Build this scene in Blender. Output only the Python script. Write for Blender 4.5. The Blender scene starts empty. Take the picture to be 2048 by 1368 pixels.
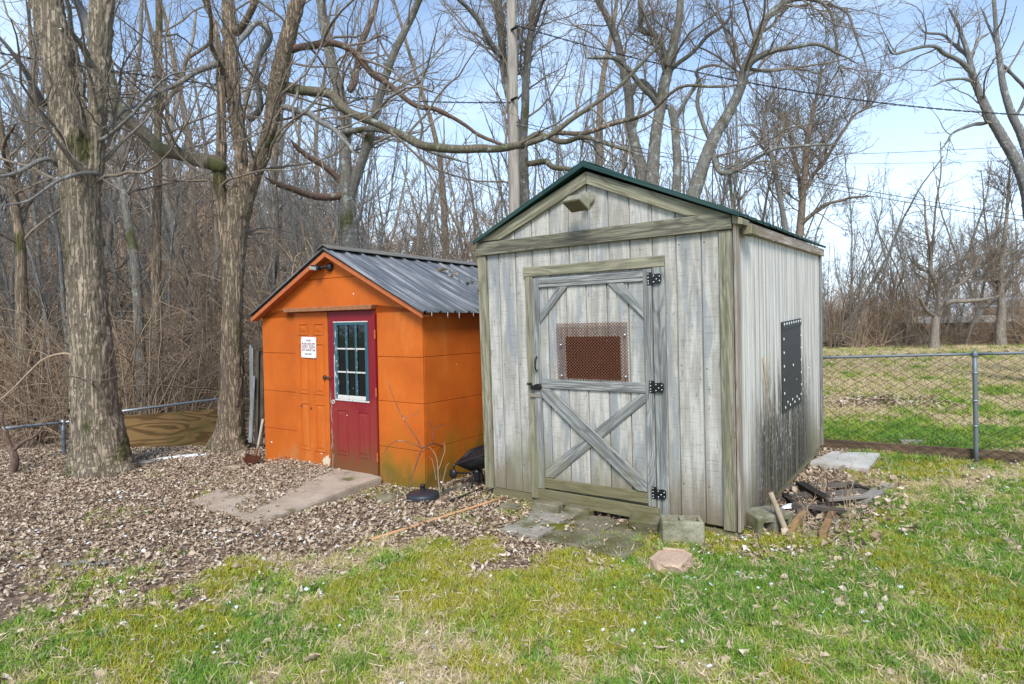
import bpy, bmesh, math, random
import numpy as np
from mathutils import Matrix, Vector
random.seed(7)
rng = np.random.default_rng(11)
sc = bpy.context.scene
col = sc.collection
PI = math.pi
# ------------------------------------------------------------------ camera
FPX, PITCH, ROLL, HC = 1228.4, 0.018, -0.019, 1.65
def Rx(a): c, s = math.cos(a), math.sin(a); return np.array([[1,0,0],[0,c,-s],[0,s,c]])
def Ry(a): c, s = math.cos(a), math.sin(a); return np.array([[c,0,s],[0,1,0],[-s,0,c]])
def Rz(a): c, s = math.cos(a), math.sin(a); return np.array([[c,-s,0],[s,c,0],[0,0,1]])
RC = Rx(PI/2-PITCH) @ Rz(ROLL)
def M4(R, p):
    m = np.eye(4); m[:3,:3] = R; m[:3,3] = p; return Matrix(m.tolist())
cd = bpy.data.cameras.new('camera'); cam = bpy.data.objects.new('camera', cd); col.objects.link(cam)
cd.sensor_width = 36; cd.lens = FPX/2048*36; cd.clip_start = .05; cd.clip_end = 3000
cam.matrix_world = M4(RC, (0,0,HC)); sc.camera = cam
# ------------------------------------------------------------------ light
SUN_EL, SUN_AZ = math.radians(44), math.radians(-176)     # azimuth measured from +Y towards +X
world = bpy.data.worlds.new('World'); sc.world = world; world.use_nodes = True
wn, wl = world.node_tree.nodes, world.node_tree.links
wn.clear()
wout = wn.new('ShaderNodeOutputWorld'); wbg = wn.new('ShaderNodeBackground'); wbg.inputs[1].default_value = .12
sky = wn.new('ShaderNodeTexSky'); sky.sky_type = 'NISHITA'; sky.sun_disc = False
sky.sun_elevation = SUN_EL; sky.sun_rotation = SUN_AZ; sky.air_density = 1.0; sky.dust_density = .3; sky.ozone_density = 1.0
wtc = wn.new('ShaderNodeTexCoord'); wsep = wn.new('ShaderNodeSeparateXYZ')
wl.new(wtc.outputs['Generated'], wsep.inputs[0])
def wmath(op, a, b=None):
    n = wn.new('ShaderNodeMath'); n.operation = op
    for i, v in enumerate((a, b)):
        if v is None: continue
        if isinstance(v, (int, float)): n.inputs[i].default_value = v
        else: wl.new(v, n.inputs[i])
    return n.outputs[0]
zz = wmath('ADD', wmath('MAXIMUM', wsep.outputs[2], 0.0), .22)
wcmb = wn.new('ShaderNodeCombineXYZ'); wl.new(wmath('DIVIDE', wsep.outputs[0], zz), wcmb.inputs[0]); wl.new(wmath('DIVIDE', wsep.outputs[1], zz), wcmb.inputs[1])
wno = wn.new('ShaderNodeTexNoise'); wno.inputs['Scale'].default_value = 1.1; wno.inputs['Detail'].default_value = 7; wno.inputs['Roughness'].default_value = .52
wmp = wn.new('ShaderNodeMapping'); wmp.inputs['Location'].default_value = (3.1, 0.4, 0); wl.new(wcmb.outputs[0], wmp.inputs[0]); wl.new(wmp.outputs[0], wno.inputs['Vector'])
wr = wn.new('ShaderNodeMapRange'); wr.inputs['From Min'].default_value = .44; wr.inputs['From Max'].default_value = .72; wr.interpolation_type = 'SMOOTHSTEP'
wl.new(wno.outputs['Fac'], wr.inputs['Value'])
lowf = wn.new('ShaderNodeMapRange'); lowf.inputs['From Min'].default_value = .0; lowf.inputs['From Max'].default_value = .40; lowf.inputs['To Min'].default_value = .97; lowf.inputs['To Max'].default_value = .06
wl.new(wsep.outputs[2], lowf.inputs['Value'])
cf = wmath('MINIMUM', wmath('MAXIMUM', wmath('MULTIPLY', wr.outputs[0], .8), lowf.outputs[0]), 1.0)
wmix = wn.new('ShaderNodeMix'); wmix.data_type = 'RGBA'
wl.new(cf, wmix.inputs['Factor']); wl.new(sky.outputs[0], wmix.inputs['A']); wmix.inputs['B'].default_value = (4.7, 5.75, 7.0, 1)
wl.new(wmix.outputs['Result'], wbg.inputs[0]); wl.new(wbg.outputs[0], wout.inputs[0])
sl = bpy.data.lights.new('sun', 'SUN'); sun = bpy.data.objects.new('sun', sl); col.objects.link(sun)
sl.energy = 2.0; sl.angle = math.radians(20); sl.color = (1, .96, .9)
sd = Vector((math.sin(SUN_AZ)*math.cos(SUN_EL), math.cos(SUN_AZ)*math.cos(SUN_EL), math.sin(SUN_EL)))
sun.rotation_euler = sd.to_track_quat('Z', 'Y').to_euler()
sc.view_settings.view_transform = 'Standard'; sc.view_settings.look = 'None'; sc.view_settings.gamma = 1; sc.view_settings.exposure = 1.02
sc.view_settings.use_curve_mapping = False
sc.render.engine = 'CYCLES'
# ------------------------------------------------------------------ numpy noise, terrain
_perm = np.random.default_rng(5).random(4096)
def vnoise(p):
    p = np.asarray(p, float); i = np.floor(p).astype(np.int64); f = p-i; f = f*f*(3-2*f)
    def h(a, b, c): return _perm[(a*73856093 ^ b*19349663 ^ c*83492791) & 4095]
    x, y, z = i[...,0], i[...,1], i[...,2]; r = 0
    for dx in (0,1):
        for dy in (0,1):
            for dz in (0,1):
                w = (f[...,0] if dx else 1-f[...,0])*(f[...,1] if dy else 1-f[...,1])*(f[...,2] if dz else 1-f[...,2])
                r = r+w*h(x+dx, y+dy, z+dz)
    return r
def fbm(p, o=3):
    r, a, t = 0, 1., 0.
    for k in range(o): r = r+a*vnoise(np.asarray(p)*2**k+17.3*k); t += a; a *= .5
    return r/t
def n2(x, y, s, o=3, off=0.): return fbm(np.stack([np.asarray(x)*s+off, np.asarray(y)*s-off, np.zeros_like(np.asarray(x, float))+off*.37], -1), o)
def ss(t): t = np.clip(t, 0, 1); return t*t*(3-2*t)
def T(x, y):
    x = np.asarray(x, float); y = np.asarray(y, float)
    yy = y+.55*(x+5)                                            # runs along the left fence
    z = (n2(x, y, 1.3)-.5)*.05*ss(y/3)
    z = z-.38*ss((y-8.9)/1.8)*ss((-2.2-x)/1.2)
    z = z+.35*ss((y-8)/22)*ss((x-1)/4)*1.0
    z = z+10.5*ss((y-15)/36)*ss((4-x)/26)
    z = z+1.0*ss((y-34)/20)*ss((x-5)/10)
    z = z+(n2(x, y, .15, 2, 9.)-.5)*.9*ss((y-11)/12)*ss((6-x)/5)
    return z
def ray(px, py): return RC @ np.array([(px-1024)/FPX, -(py-684)/FPX, -1.])
def W(px, py, Z): d = ray(px, py); return np.array([0,0,HC])+d*Z/d[1]
def G(px, py, h=0.):
    d = ray(px, py); t = 3.
    t = (h-HC)/d[2] if d[2] < -1e-3 else 30.
    for _ in range(12):
        p = d*t; t = (float(T(p[0], p[1]))+h-HC)/d[2]
    return np.array([d[0]*t, d[1]*t, HC+d[2]*t])
# ------------------------------------------------------------------ material helpers
class NT:
    def __init__(s, name, root=None):
        s.m = bpy.data.materials.new(name); s.m.use_nodes = True; s.t = s.m.node_tree; s.t.nodes.clear()
        s.o = s.n('OutputMaterial'); s.b = s.n('BsdfPrincipled'); s.t.links.new(s.b.outputs[0], s.o.inputs[0])
        s.b.inputs['Roughness'].default_value = .85; s.b.inputs['Specular IOR Level'].default_value = .25
        s.root = root
    def n(s, k): return s.t.nodes.new('ShaderNode'+k)
    def l(s, a, b):
        if isinstance(a, (int, float)): b.default_value = a
        elif isinstance(a, (tuple, list)): b.default_value = tuple(a)+((1,) if len(a) == 3 and len(b.default_value) == 4 else ())
        else: s.t.links.new(a, b)
    def coord(s, kind='Object', scale=(1,1,1), loc=(0,0,0), rnd=0., root=None):
        if kind == 'UV': c = s.n('UVMap').outputs[0]
        else:
            tc = s.n('TexCoord'); c = tc.outputs[kind]
            if root is not None: tc.object = root
        if rnd:
            oi = s.n('ObjectInfo'); v = s.n('VectorMath'); v.operation = 'SCALE'; v.inputs[0].default_value = (1, 1.7, 2.3); s.l(oi.outputs['Random'], v.inputs['Scale'])
            v2 = s.n('VectorMath'); v2.operation = 'MULTIPLY_ADD'; s.t.links.new(v.outputs[0], v2.inputs[0]); v2.inputs[1].default_value = (rnd,)*3; s.t.links.new(c, v2.inputs[2]); c = v2.outputs[0]
        mp = s.n('Mapping'); mp.inputs['Scale'].default_value = scale; mp.inputs['Location'].default_value = loc; s.t.links.new(c, mp.inputs[0]); return mp.outputs[0]
    def noise(s, v, scale=1., detail=4, rough=.55, dist=0.):
        n = s.n('TexNoise'); s.t.links.new(v, n.inputs['Vector']); n.inputs['Scale'].default_value = scale; n.inputs['Detail'].default_value = detail
        n.inputs['Roughness'].default_value = rough; n.inputs['Distortion'].default_value = dist; return n.outputs['Fac']
    def vor(s, v, scale=1., feature='F1', out='Distance'):
        n = s.n('TexVoronoi'); n.feature = feature; s.t.links.new(v, n.inputs['Vector']); n.inputs['Scale'].default_value = scale; return n.outputs[out]
    def math(s, op, a, b=0.):
        n = s.n('Math'); n.operation = op; s.l(a, n.inputs[0]); s.l(b, n.inputs[1]); return n.outputs[0]
    def rng(s, v, a, b, c=0., d=1., smooth=True):
        n = s.n('MapRange'); n.interpolation_type = 'SMOOTHSTEP' if smooth else 'LINEAR'; s.l(v, n.inputs[0])
        for i, q in enumerate((a, b, c, d)): s.l(q, n.inputs[i+1])
        return n.outputs[0]
    def mix(s, f, a, b, mode='MIX'):
        n = s.n('Mix'); n.data_type = 'RGBA'; n.blend_type = mode; s.l(f, n.inputs['Factor']); s.l(a, n.inputs['A']); s.l(b, n.inputs['B']); return n.outputs['Result']
    def sep(s, v): n = s.n('SeparateXYZ'); s.t.links.new(v, n.inputs[0]); return n.outputs
    def attr(s, name, inst=False):
        n = s.n('Attribute'); n.attribute_name = name; n.attribute_type = 'INSTANCER' if inst else 'GEOMETRY'; return n.outputs['Fac']
    def rand(s): return s.n('ObjectInfo').outputs['Random']
    def bump(s, h, st=.5, d=.01):
        n = s.n('Bump'); n.inputs['Strength'].default_value = st; n.inputs['Distance'].default_value = d; s.l(h, n.inputs['Height']); s.t.links.new(n.outputs[0], s.b.inputs['Normal'])
    def color(s, c): s.l(c, s.b.inputs['Base Color']); return s.m
def simple(name, c, rough=.7, metal=0., var=.25, scale=20., spec=.3):
    t = NT(name); v = t.coord(scale=(scale,)*3); f = t.noise(v, 1, 4)
    t.b.inputs['Roughness'].default_value = rough; t.b.inputs['Metallic'].default_value = metal; t.b.inputs['Specular IOR Level'].default_value = spec
    t.bump(f, .25, .004)
    return t.color(t.mix(f, tuple(q*(1-var) for q in c), tuple(min(1, q*(1+var)) for q in c)))
# ------------------------------------------------------------------ object helpers
def link(o, parent=None):
    col.objects.link(o)
    if parent is not None: o.parent = parent
    return o
def tag(o, label=None, cat=None, group=None, kind=None):
    if label: o['label'] = label
    if cat: o['category'] = cat
    if group: o['group'] = group
    if kind: o['kind'] = kind
    return o
def thing(name, label, cat, M=None, group=None):
    o = bpy.data.objects.new(name, None); o.empty_display_size = .1; link(o); tag(o, label, cat, group)
    if M is not None: o.matrix_world = M
    return o
def mesh_np(name, V, F, mat=None, smooth=True):
    """V Nx3, F list of int arrays (n x k)"""
    me = bpy.data.meshes.new(name)
    if not isinstance(F, list): F = [F]
    F = [f for f in F if len(f)]
    me.vertices.add(len(V)); me.vertices.foreach_set('co', np.asarray(V, np.float32).ravel())
    nl = sum(f.size for f in F); npol = sum(len(f) for f in F)
    me.loops.add(nl); me.polygons.add(npol)
    me.loops.foreach_set('vertex_index', np.concatenate([f.ravel() for f in F]).astype(np.int32))
    st = []; c = 0
    for f in F: st.append(c+np.arange(len(f))*f.shape[1]); c += f.size
    me.polygons.foreach_set('loop_start', np.concatenate(st).astype(np.int32))
    if smooth: me.polygons.foreach_set('use_smooth', np.ones(npol, bool))
    me.update(calc_edges=True); me.validate()
    if mat: me.materials.append(mat)
    return me
def obj(name, me, parent=None, mat=None, label=None):
    if mat is not None and not len(me.materials): me.materials.append(mat)
    o = bpy.data.objects.new(name, me); link(o, parent)
    if label: o['label'] = label
    return o
def bm_mesh(name, bm, mat, smooth=False):
    me = bpy.data.meshes.new(name); bm.normal_update(); bm.to_mesh(me); bm.free(); me.materials.append(mat)
    if smooth: me.polygons.foreach_set('use_smooth', [True]*len(me.polygons))
    return me
def prism_bm(bm, pts, a, b, plane='xz', bev=0., L=None):
    """extruded polygon. plane xz: pts=(x,z), extruded in y from a to b; yz: pts=(y,z) extruded in x; xy: pts=(x,y) in z"""
    def co(p, e): return {'xz': (p[0], e, p[1]), 'yz': (e, p[0], p[1]), 'xy': (p[0], p[1], e)}[plane]
    va = [bm.verts.new(co(p, a)) for p in pts]; vb = [bm.verts.new(co(p, b)) for p in pts]
    n = len(pts); fs = [bm.faces.new(va), bm.faces.new(vb[::-1])]
    for i in range(n): fs.append(bm.faces.new([va[i], vb[i], vb[(i+1) % n], va[(i+1) % n]]))
    bmesh.ops.recalc_face_normals(bm, faces=fs)
    if bev:
        es = set(e for f in fs for e in f.edges)
        bmesh.ops.bevel(bm, geom=list(es), offset=bev, segments=1, affect='EDGES', profile=.5)
    return bm
def set_uv(bm, L):
    """L length direction: u along it, v across (dominant remaining axis) in metres"""
    uvl = bm.loops.layers.uv.verify(); L = Vector(L).normalized()
    for f in bm.faces:
        n = f.normal; s = n.cross(L)
        if s.length < .2: s = L.orthogonal(); u = s.normalized(); w = n.cross(u)
        else: s.normalize(); u = L; w = s
        for lp in f.loops: c = lp.vert.co; lp[uvl].uv = (c.dot(u), c.dot(w))
def prism(name, pts, a, b, mat, parent, plane='xz', L=(0,0,1), bev=.003, label=None):
    bm = bmesh.new(); prism_bm(bm, pts, a, b, plane, bev); bm.normal_update(); set_uv(bm, L)
    return obj(name, bm_mesh(name, bm, mat), parent, label=label)
def rect(x0, x1, z0, z1): return [(x0,z0), (x1,z0), (x1,z1), (x0,z1)]
def obox_bm(bm, c, ax, half, bev=0.):
    """oriented box: centre, 3x3 columns axes, half sizes"""
    A = np.asarray(ax, float)
    vs = [bm.verts.new(tuple(np.asarray(c)+A@(np.array(half)*np.array([sx,sy,sz])))) for sx in (-1,1) for sy in (-1,1) for sz in (-1,1)]
    fs = [bm.faces.new([vs[i] for i in q]) for q in ((0,1,3,2),(4,6,7,5),(0,4,5,1),(2,3,7,6),(0,2,6,4),(1,5,7,3))]
    bmesh.ops.recalc_face_normals(bm, faces=fs)
    if bev: bmesh.ops.bevel(bm, geom=list(set(e for f in fs for e in f.edges)), offset=bev, segments=1, affect='EDGES', profile=.5)
def frame(d, up=(0,0,1)):
    d = np.asarray(d, float); d = d/np.linalg.norm(d); s = np.cross(up, d); s /= np.linalg.norm(s); u = np.cross(d, s); return np.stack([d, s, u], 1)
def beam(name, p0, p1, w, t, mat, parent=None, up=(0,0,1), bev=.003, roll=0., label=None):
    p0, p1 = np.asarray(p0, float), np.asarray(p1, float); A = frame(p1-p0, up)
    if roll: A = np.stack([A[:,0], A[:,1]*math.cos(roll)+A[:,2]*math.sin(roll), -A[:,1]*math.sin(roll)+A[:,2]*math.cos(roll)], 1)
    bm = bmesh.new(); obox_bm(bm, (0,0,0), A, (np.linalg.norm(p1-p0)/2, w/2, t/2), bev); bm.normal_update(); set_uv(bm, A[:,0])
    o = obj(name, bm_mesh(name, bm, mat), parent, label=label); o.location = (p0+p1)/2; return o
def tubes(P, R, k, close=False):
    """P [B,n,3], R [B,n] -> verts, quads"""
    P = np.asarray(P, float); R = np.asarray(R, float); B, n = R.shape
    Tn = np.gradient(P, axis=1); Tn /= np.linalg.norm(Tn, axis=2, keepdims=True)+1e-9
    ref = np.where(np.abs(Tn[:,0,2:3]) > .9, np.array([[1.,0,0]]), np.array([[0,0,1.]]))
    N = np.cross(Tn[:,0], ref); N /= np.linalg.norm(N, axis=1, keepdims=True)
    th = np.arange(k)*2*PI/k; out = np.empty((B, n, k, 3))
    for i in range(n):
        t = Tn[:,i]; N = N-(N*t).sum(1, keepdims=True)*t; N /= np.linalg.norm(N, axis=1, keepdims=True)+1e-9; Bn = np.cross(t, N)
        out[:,i] = P[:,i,None]+R[:,i,None,None]*(np.cos(th)[None,:,None]*N[:,None]+np.sin(th)[None,:,None]*Bn[:,None])
    b = np.arange(B)[:,None,None]*n*k; i = np.arange(n-1)[None,:,None]*k; j = np.arange(k)[None,None,:]; j2 = (j+1) % k
    Q = np.stack([b+i+j, b+i+j2, b+i+k+j2, b+i+k+j], -1).reshape(-1, 4)
    V = out.reshape(-1, 3)
    return V, Q
class Acc:
    def __init__(s): s.V = []; s.Q = []; s.n = 0
    def add(s, V, Q): s.V.append(V); s.Q.append(Q+s.n); s.n += len(V)
    def tube(s, P, R, k): s.add(*tubes(np.asarray(P)[None] if np.ndim(P) == 2 else P, np.asarray(R)[None] if np.ndim(R) == 1 else R, k))
    def mesh(s, name, mat, smooth=True): return mesh_np(name, np.concatenate(s.V), np.concatenate(s.Q), mat, smooth)
def rod(name, p0, p1, r, mat, parent=None, k=10, r1=None, bend=0., label=None, n=6):
    p0, p1 = np.asarray(p0, float), np.asarray(p1, float); t = np.linspace(0, 1, n)[:,None]; P = p0+(p1-p0)*t; P[:,2] += bend*4*(t*(1-t))[:,0]
    r1 = r if r1 is None else r1; R = r+(r1-r)*t[:,0]
    d = (p1-p0)/np.linalg.norm(p1-p0)*1e-4
    P = np.concatenate([[P[0]-d], P, [P[-1]+d]]); R = np.concatenate([[1e-4], R, [1e-4]])
    V, Q = tubes(P[None], R[None], k); me = mesh_np(name, V-p0, Q, mat); o = obj(name, me, parent, label=label); o.location = p0
    return o
def lathe_np(prof, k=32):
    pr = np.asarray(prof, float); th = np.arange(k)*2*PI/k
    V = np.stack([pr[:,0,None]*np.cos(th), pr[:,0,None]*np.sin(th), np.repeat(pr[:,1,None], k, 1)], -1).reshape(-1, 3)
    n = len(pr); i = np.arange(n-1)[:,None]*k; j = np.arange(k)[None]; j2 = (j+1) % k
    return V, np.stack([i+j, i+j2, i+k+j2, i+k+j], -1).reshape(-1, 4)
def catmull(P, m):
    P = np.asarray(P, float); n = len(P); Q = np.concatenate([[2*P[0]-P[1]], P, [2*P[-1]-P[-2]]]); out = []
    u = np.linspace(0, n-1, m)
    for t in u:
        i = min(int(t), n-2); f = t-i; a, b, c, d = Q[i], Q[i+1], Q[i+2], Q[i+3]
        out.append(.5*((2*b)+(c-a)*f+(2*a-5*b+4*c-d)*f*f+(3*b-3*c+d-a)*f**3))
    return np.array(out)
# ------------------------------------------------------------------ materials
def bark_mat(name, dark, light, scale=1., lichen=0., moss=0., bump=.9, red=None):
    t = NT(name); v = t.coord(scale=(19*scale, 19*scale, 2.2*scale)); v2 = t.coord(scale=(1.3,1.3,1.0), loc=(3,1,7))
    w = t.noise(v, 1.0, 5, .6, .6); f = t.noise(v, 3.2, 5, .7)
    vr = t.coord(scale=(30*scale, 30*scale, 2.6*scale), loc=(5,2,1)); rn_ = t.noise(vr, 1., 5, .62, .35)
    crack = t.rng(t.math('ABSOLUTE', t.math('SUBTRACT', rn_, .5)), 0, .085)
    h = t.math('ADD', t.math('MULTIPLY', crack, .7), t.math('MULTIPLY', w, .6))
    c = t.mix(t.rng(w, .3, .7), dark, light); c = t.mix(t.math('MULTIPLY', t.math('SUBTRACT', 1., crack), .75), c, tuple(q*.35 for q in dark))
    c = t.mix(t.math('MULTIPLY', f, .35), c, tuple(min(1, q*1.8) for q in light))
    if red: c = t.mix(t.rng(t.noise(v2, 1.1, 3), .5, .62), c, red)
    if lichen: c = t.mix(t.rng(t.noise(v2, 6., 4, .6), .60-.06*lichen, .66), c, (.36,.39,.35))
    if moss: c = t.mix(t.math('MULTIPLY', t.rng(t.noise(v2, 1.4, 5, .6), .62-.14*moss, .68), .85), c, (.085,.088,.022))
    t.bump(h, bump, .03); return t.color(c)
BARK_BIG = bark_mat('bark_furrowed_grey', (.175,.138,.095), (.36,.295,.21), .8, .0, .5)
BARK_2 = bark_mat('bark_furrowed_brown', (.165,.122,.082), (.34,.26,.18), 1.0, .0, .5)
BARK_LI = bark_mat('bark_lichen_grey', (.13,.115,.095), (.25,.235,.20), 2., 1., .3, .6)
BARK_PALE = bark_mat('bark_pale_grey', (.13,.12,.11), (.27,.26,.24), 2., .6, 0., .5)
BARK_TW = bark_mat('bark_twig_brown', (.13,.105,.08), (.29,.235,.18), 1.5, 0., .0, .3)
BARK_FAR = bark_mat('bark_far_wood', (.155,.128,.102), (.32,.27,.215), 1., .1, 0., .3)
BARK_MOSS = bark_mat('bark_mossy_limb', (.12,.10,.07), (.22,.19,.13), 2., .2, 1., .6)
BARK_RED = bark_mat('bark_reddish_limb', (.11,.07,.05), (.23,.15,.11), 2., .2, .0, .5)
BRUSH = bark_mat('brush_stem_tan', (.24,.168,.108), (.45,.335,.225), 2., 0., 0., .2)
BRUSH2 = bark_mat('brush_stem_dark', (.155,.112,.076), (.31,.23,.16), 2., 0., 0., .2)

def siding_mat(root, name='siding_weathered'):
    t = NT(name); uv = t.coord('UV', (1,1,1), rnd=13.); o = t.sep(t.coord('Object', root=root))
    saw = t.noise(t.coord('UV', (170,7,1), rnd=31.), 1, 3, .7)                 # saw kerf marks run across the board
    saw2 = t.noise(t.coord('UV', (60,14,1), rnd=5.), 1, 4, .6)
    st = t.noise(t.coord('UV', (1.7,16,1), rnd=9.), 1, 5, .6, .4)              # long vertical weather streaks
    st2 = t.noise(t.coord('UV', (1.1,7,1), rnd=21.), 1, 4, .6)
    gr = t.noise(t.coord('UV', (8,160,1), rnd=3.), 1, 3, .6)
    c = t.mix(t.rng(st, .38, .62), (.35,.33,.285), (.53,.505,.45))
    c = t.mix(t.math('MULTIPLY', t.rng(st2, .50, .62), .72), c, (.25,.275,.295))  # bare blue grey wood
    c = t.mix(t.math('MULTIPLY', t.rng(saw, .54, .66), .45), c, (.17,.145,.12))
    c = t.mix(t.math('MULTIPLY', t.rng(saw2, .6, .75), .4), c, (.22,.19,.15))
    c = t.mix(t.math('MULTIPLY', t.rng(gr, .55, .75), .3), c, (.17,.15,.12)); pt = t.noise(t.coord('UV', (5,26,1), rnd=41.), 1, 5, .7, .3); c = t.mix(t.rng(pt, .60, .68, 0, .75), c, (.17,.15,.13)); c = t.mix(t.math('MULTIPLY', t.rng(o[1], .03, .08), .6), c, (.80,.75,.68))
    bn = t.noise(t.coord('Object', (6,6,1.2), root=root), 1, 4)
    low = t.math('ADD', o[2], t.math('MULTIPLY', bn, -.75))
    c = t.mix(t.rng(low, .08, -.42, 0, .85), c, (.17,.125,.075))              # damp brown foot
    c = t.mix(t.math('MULTIPLY', t.rng(low, .35, -.15, 0, 1), t.rng(t.noise(t.coord('Object', (2.3,2.3,.5), root=root), 1, 4), .42, .6, 0, .55)), c, (.15,.15,.06))
    rs = t.math('MULTIPLY', t.rng(t.math('ADD', o[2], t.math('MULTIPLY', t.noise(t.coord('Object', (22,22,1.0), root=root), 1, 3), .35)), 2.42, 2.56, 0, .6), 1.)
    sv = t.math('MULTIPLY', rs, t.rng(o[1], .02, .06)); c = t.mix(sv, c, (.20,.09,.05))   # rust brown drip under side eave
    # black mould near the foot of the side wall
    mm = t.math('MULTIPLY', t.rng(o[1], .25, .8), t.rng(o[1], 3.3, 2.4)); md = t.noise(t.coord('Object', (9,9,1.3), root=root), 1, 5, .65)
    mz = t.rng(t.math('ADD', o[2], t.math('MULTIPLY', md, -2.1)), .12, -.42)
    mm = t.math('MULTIPLY', mm, t.math('MULTIPLY', mz, t.rng(t.noise(t.coord('Object', (60,60,16), root=root), 1, 3), .66, .58)))
    c = t.mix(t.math('MULTIPLY', mm, .93), c, (.022,.020,.018))
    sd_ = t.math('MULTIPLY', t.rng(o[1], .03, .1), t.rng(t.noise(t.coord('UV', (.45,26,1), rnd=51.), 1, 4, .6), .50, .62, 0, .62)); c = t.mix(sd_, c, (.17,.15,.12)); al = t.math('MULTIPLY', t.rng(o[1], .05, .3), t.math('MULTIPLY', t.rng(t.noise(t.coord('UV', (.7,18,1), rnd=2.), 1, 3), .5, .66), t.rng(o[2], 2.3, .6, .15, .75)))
    c = t.mix(al, c, (.21,.18,.10))
    t.bump(t.math('ADD', t.math('MULTIPLY', saw, .8), t.math('MULTIPLY', gr, .4)), .55, .004); return t.color(c)
def trim_mat(root, name, base, dark, green=.5, gc=(.205,.19,.10)):
    t = NT(name); o = t.sep(t.coord('Object', root=root))
    warp = t.noise(t.coord('UV', (1.3,5,1), rnd=17.), 1, 2, .5, 1.2)
    gr = t.noise(t.coord('UV', (3,120,1), rnd=7.), 1, 4, .65)
    ring = t.math('ADD', t.math('MULTIPLY', t.math('SINE', t.math('MULTIPLY', t.noise(t.coord('UV', (.75,5.5,1), rnd=19.), 1, 2, .45, .4), 75.)), .5), .5)
    c = t.mix(t.rng(warp, .35, .65), base, tuple(q*.72 for q in base))
    c = t.mix(t.math('MULTIPLY', t.rng(ring, .55, .95), .5), c, dark)
    c = t.mix(t.math('MULTIPLY', t.rng(gr, .50, .66), .85), c, tuple(q*.5 for q in dark)); bw = t.noise(t.coord('UV', (1.2,22,1), rnd=29.), 1, 5, .65, .5); c = t.mix(t.rng(bw, .50, .62, 0, .7), c, tuple(q*.9 for q in dark))
    c = t.mix(t.math('MULTIPLY', t.rng(gr, .42, .30), .30), c, tuple(min(1,q*1.15) for q in base))
    g = t.noise(t.coord('Object', (2.6,2.6,1.4), root=root), 1, 5, .65); hz = t.rng(o[2], .9, .0, 0, .30) if root is not None else 0.
    c = t.mix(t.rng(t.math('ADD', g, hz), .66-.16*green, .86-.10*green, 0, .55), c, gc)
    t.bump(t.math('ADD', gr, t.math('MULTIPLY', ring, .35)), .6, .004); return t.color(c)
def orange_mat(root, name, dirt=1.):
    t = NT(name); o3 = t.coord('Object', root=root); o = t.sep(o3)
    st = t.noise(t.coord('Object', (140,140,140), root=root), 1, 3); big = t.noise(t.coord('Object', (1.1,1.1,1.4), root=root), 1, 5, .6)
    c = t.mix(t.rng(big, .3, .7), (.60,.137,.014), (.46,.095,.009)); fd = t.noise(t.coord('Object', (1.8,1.8,.7), root=root), 1, 6, .7, .5); c = t.mix(t.rng(fd, .52, .72, 0, .45), c, (.66,.22,.05)); ch = t.noise(t.coord('Object', (38,38,30), root=root), 1, 3, .6); c = t.mix(t.rng(ch, .745, .76, 0, .9), c, (.50,.42,.33)); dk = t.noise(t.coord('Object', (55,55,4), root=root), 1, 4, .6); c = t.mix(t.rng(dk, .60, .74, 0, .4), c, (.22,.07,.02)); c = t.mix(t.math('MULTIPLY', t.rng(st, .45, .75), .22), c, (.45,.10,.006))
    x = t.noise(t.coord('Object', (2.6,2.6,1.2), root=root), 1, 5, .6)
    low = t.math('ADD', o[2], t.math('MULTIPLY', t.math('SUBTRACT', x, .5), -1.5))
    right = t.rng(t.math('ADD', o[0], t.math('MULTIPLY', o[1], 3.)), 1.7, 2.3)       # the right bay and the side grow green
    gm = t.noise(t.coord('Object', (7,7,2.2), root=root), 1, 6, .7); c = t.mix(t.math('MULTIPLY', t.rng(gm, .52, .72), .28*dirt), c, (.36,.11,.02)); c = t.mix(t.math('MULTIPLY', t.math('MULTIPLY', t.rng(low, .75, .1, 0, .9), right), dirt), c, (.27,.15,.015))
    c = t.mix(t.math('MULTIPLY', t.math('MULTIPLY', t.rng(low, .45, .0, 0, .8), right), dirt), c, (.085,.08,.012))
    c = t.mix(t.math('MULTIPLY', t.rng(low, .22, -.15, 0, .55), dirt), c, (.42,.20,.07))
    sp = t.math('MULTIPLY', t.rng(t.noise(t.coord('Object', (26,26,26), root=root), 1, 3, .6), .67, .72), t.math('MULTIPLY', t.rng(o[0], .85, .4), t.rng(o[2], .55, .2)))
    c = t.mix(t.math('MULTIPLY', sp, .8), c, (.11,.05,.03))
    # chipped cream patch low on the left door
    d = t.n('VectorMath'); d.operation = 'DISTANCE'; t.t.links.new(o3, d.inputs[0]); d.inputs[1].default_value = (1.235,-.02,.16)
    pk = t.rng(t.math('ADD', d.outputs['Value'], t.math('MULTIPLY', t.noise(t.coord('Object', (40,40,40), root=root), 1, 3), .10)), .118, .108)
    c = t.mix(pk, c, (.62,.55,.40))
    t.b.inputs['Roughness'].default_value = .62; t.b.inputs['Specular IOR Level'].default_value = .25
    t.bump(t.math('ADD', st, t.math('MULTIPLY', big, .6)), .35, .003); return t.color(c)
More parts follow.
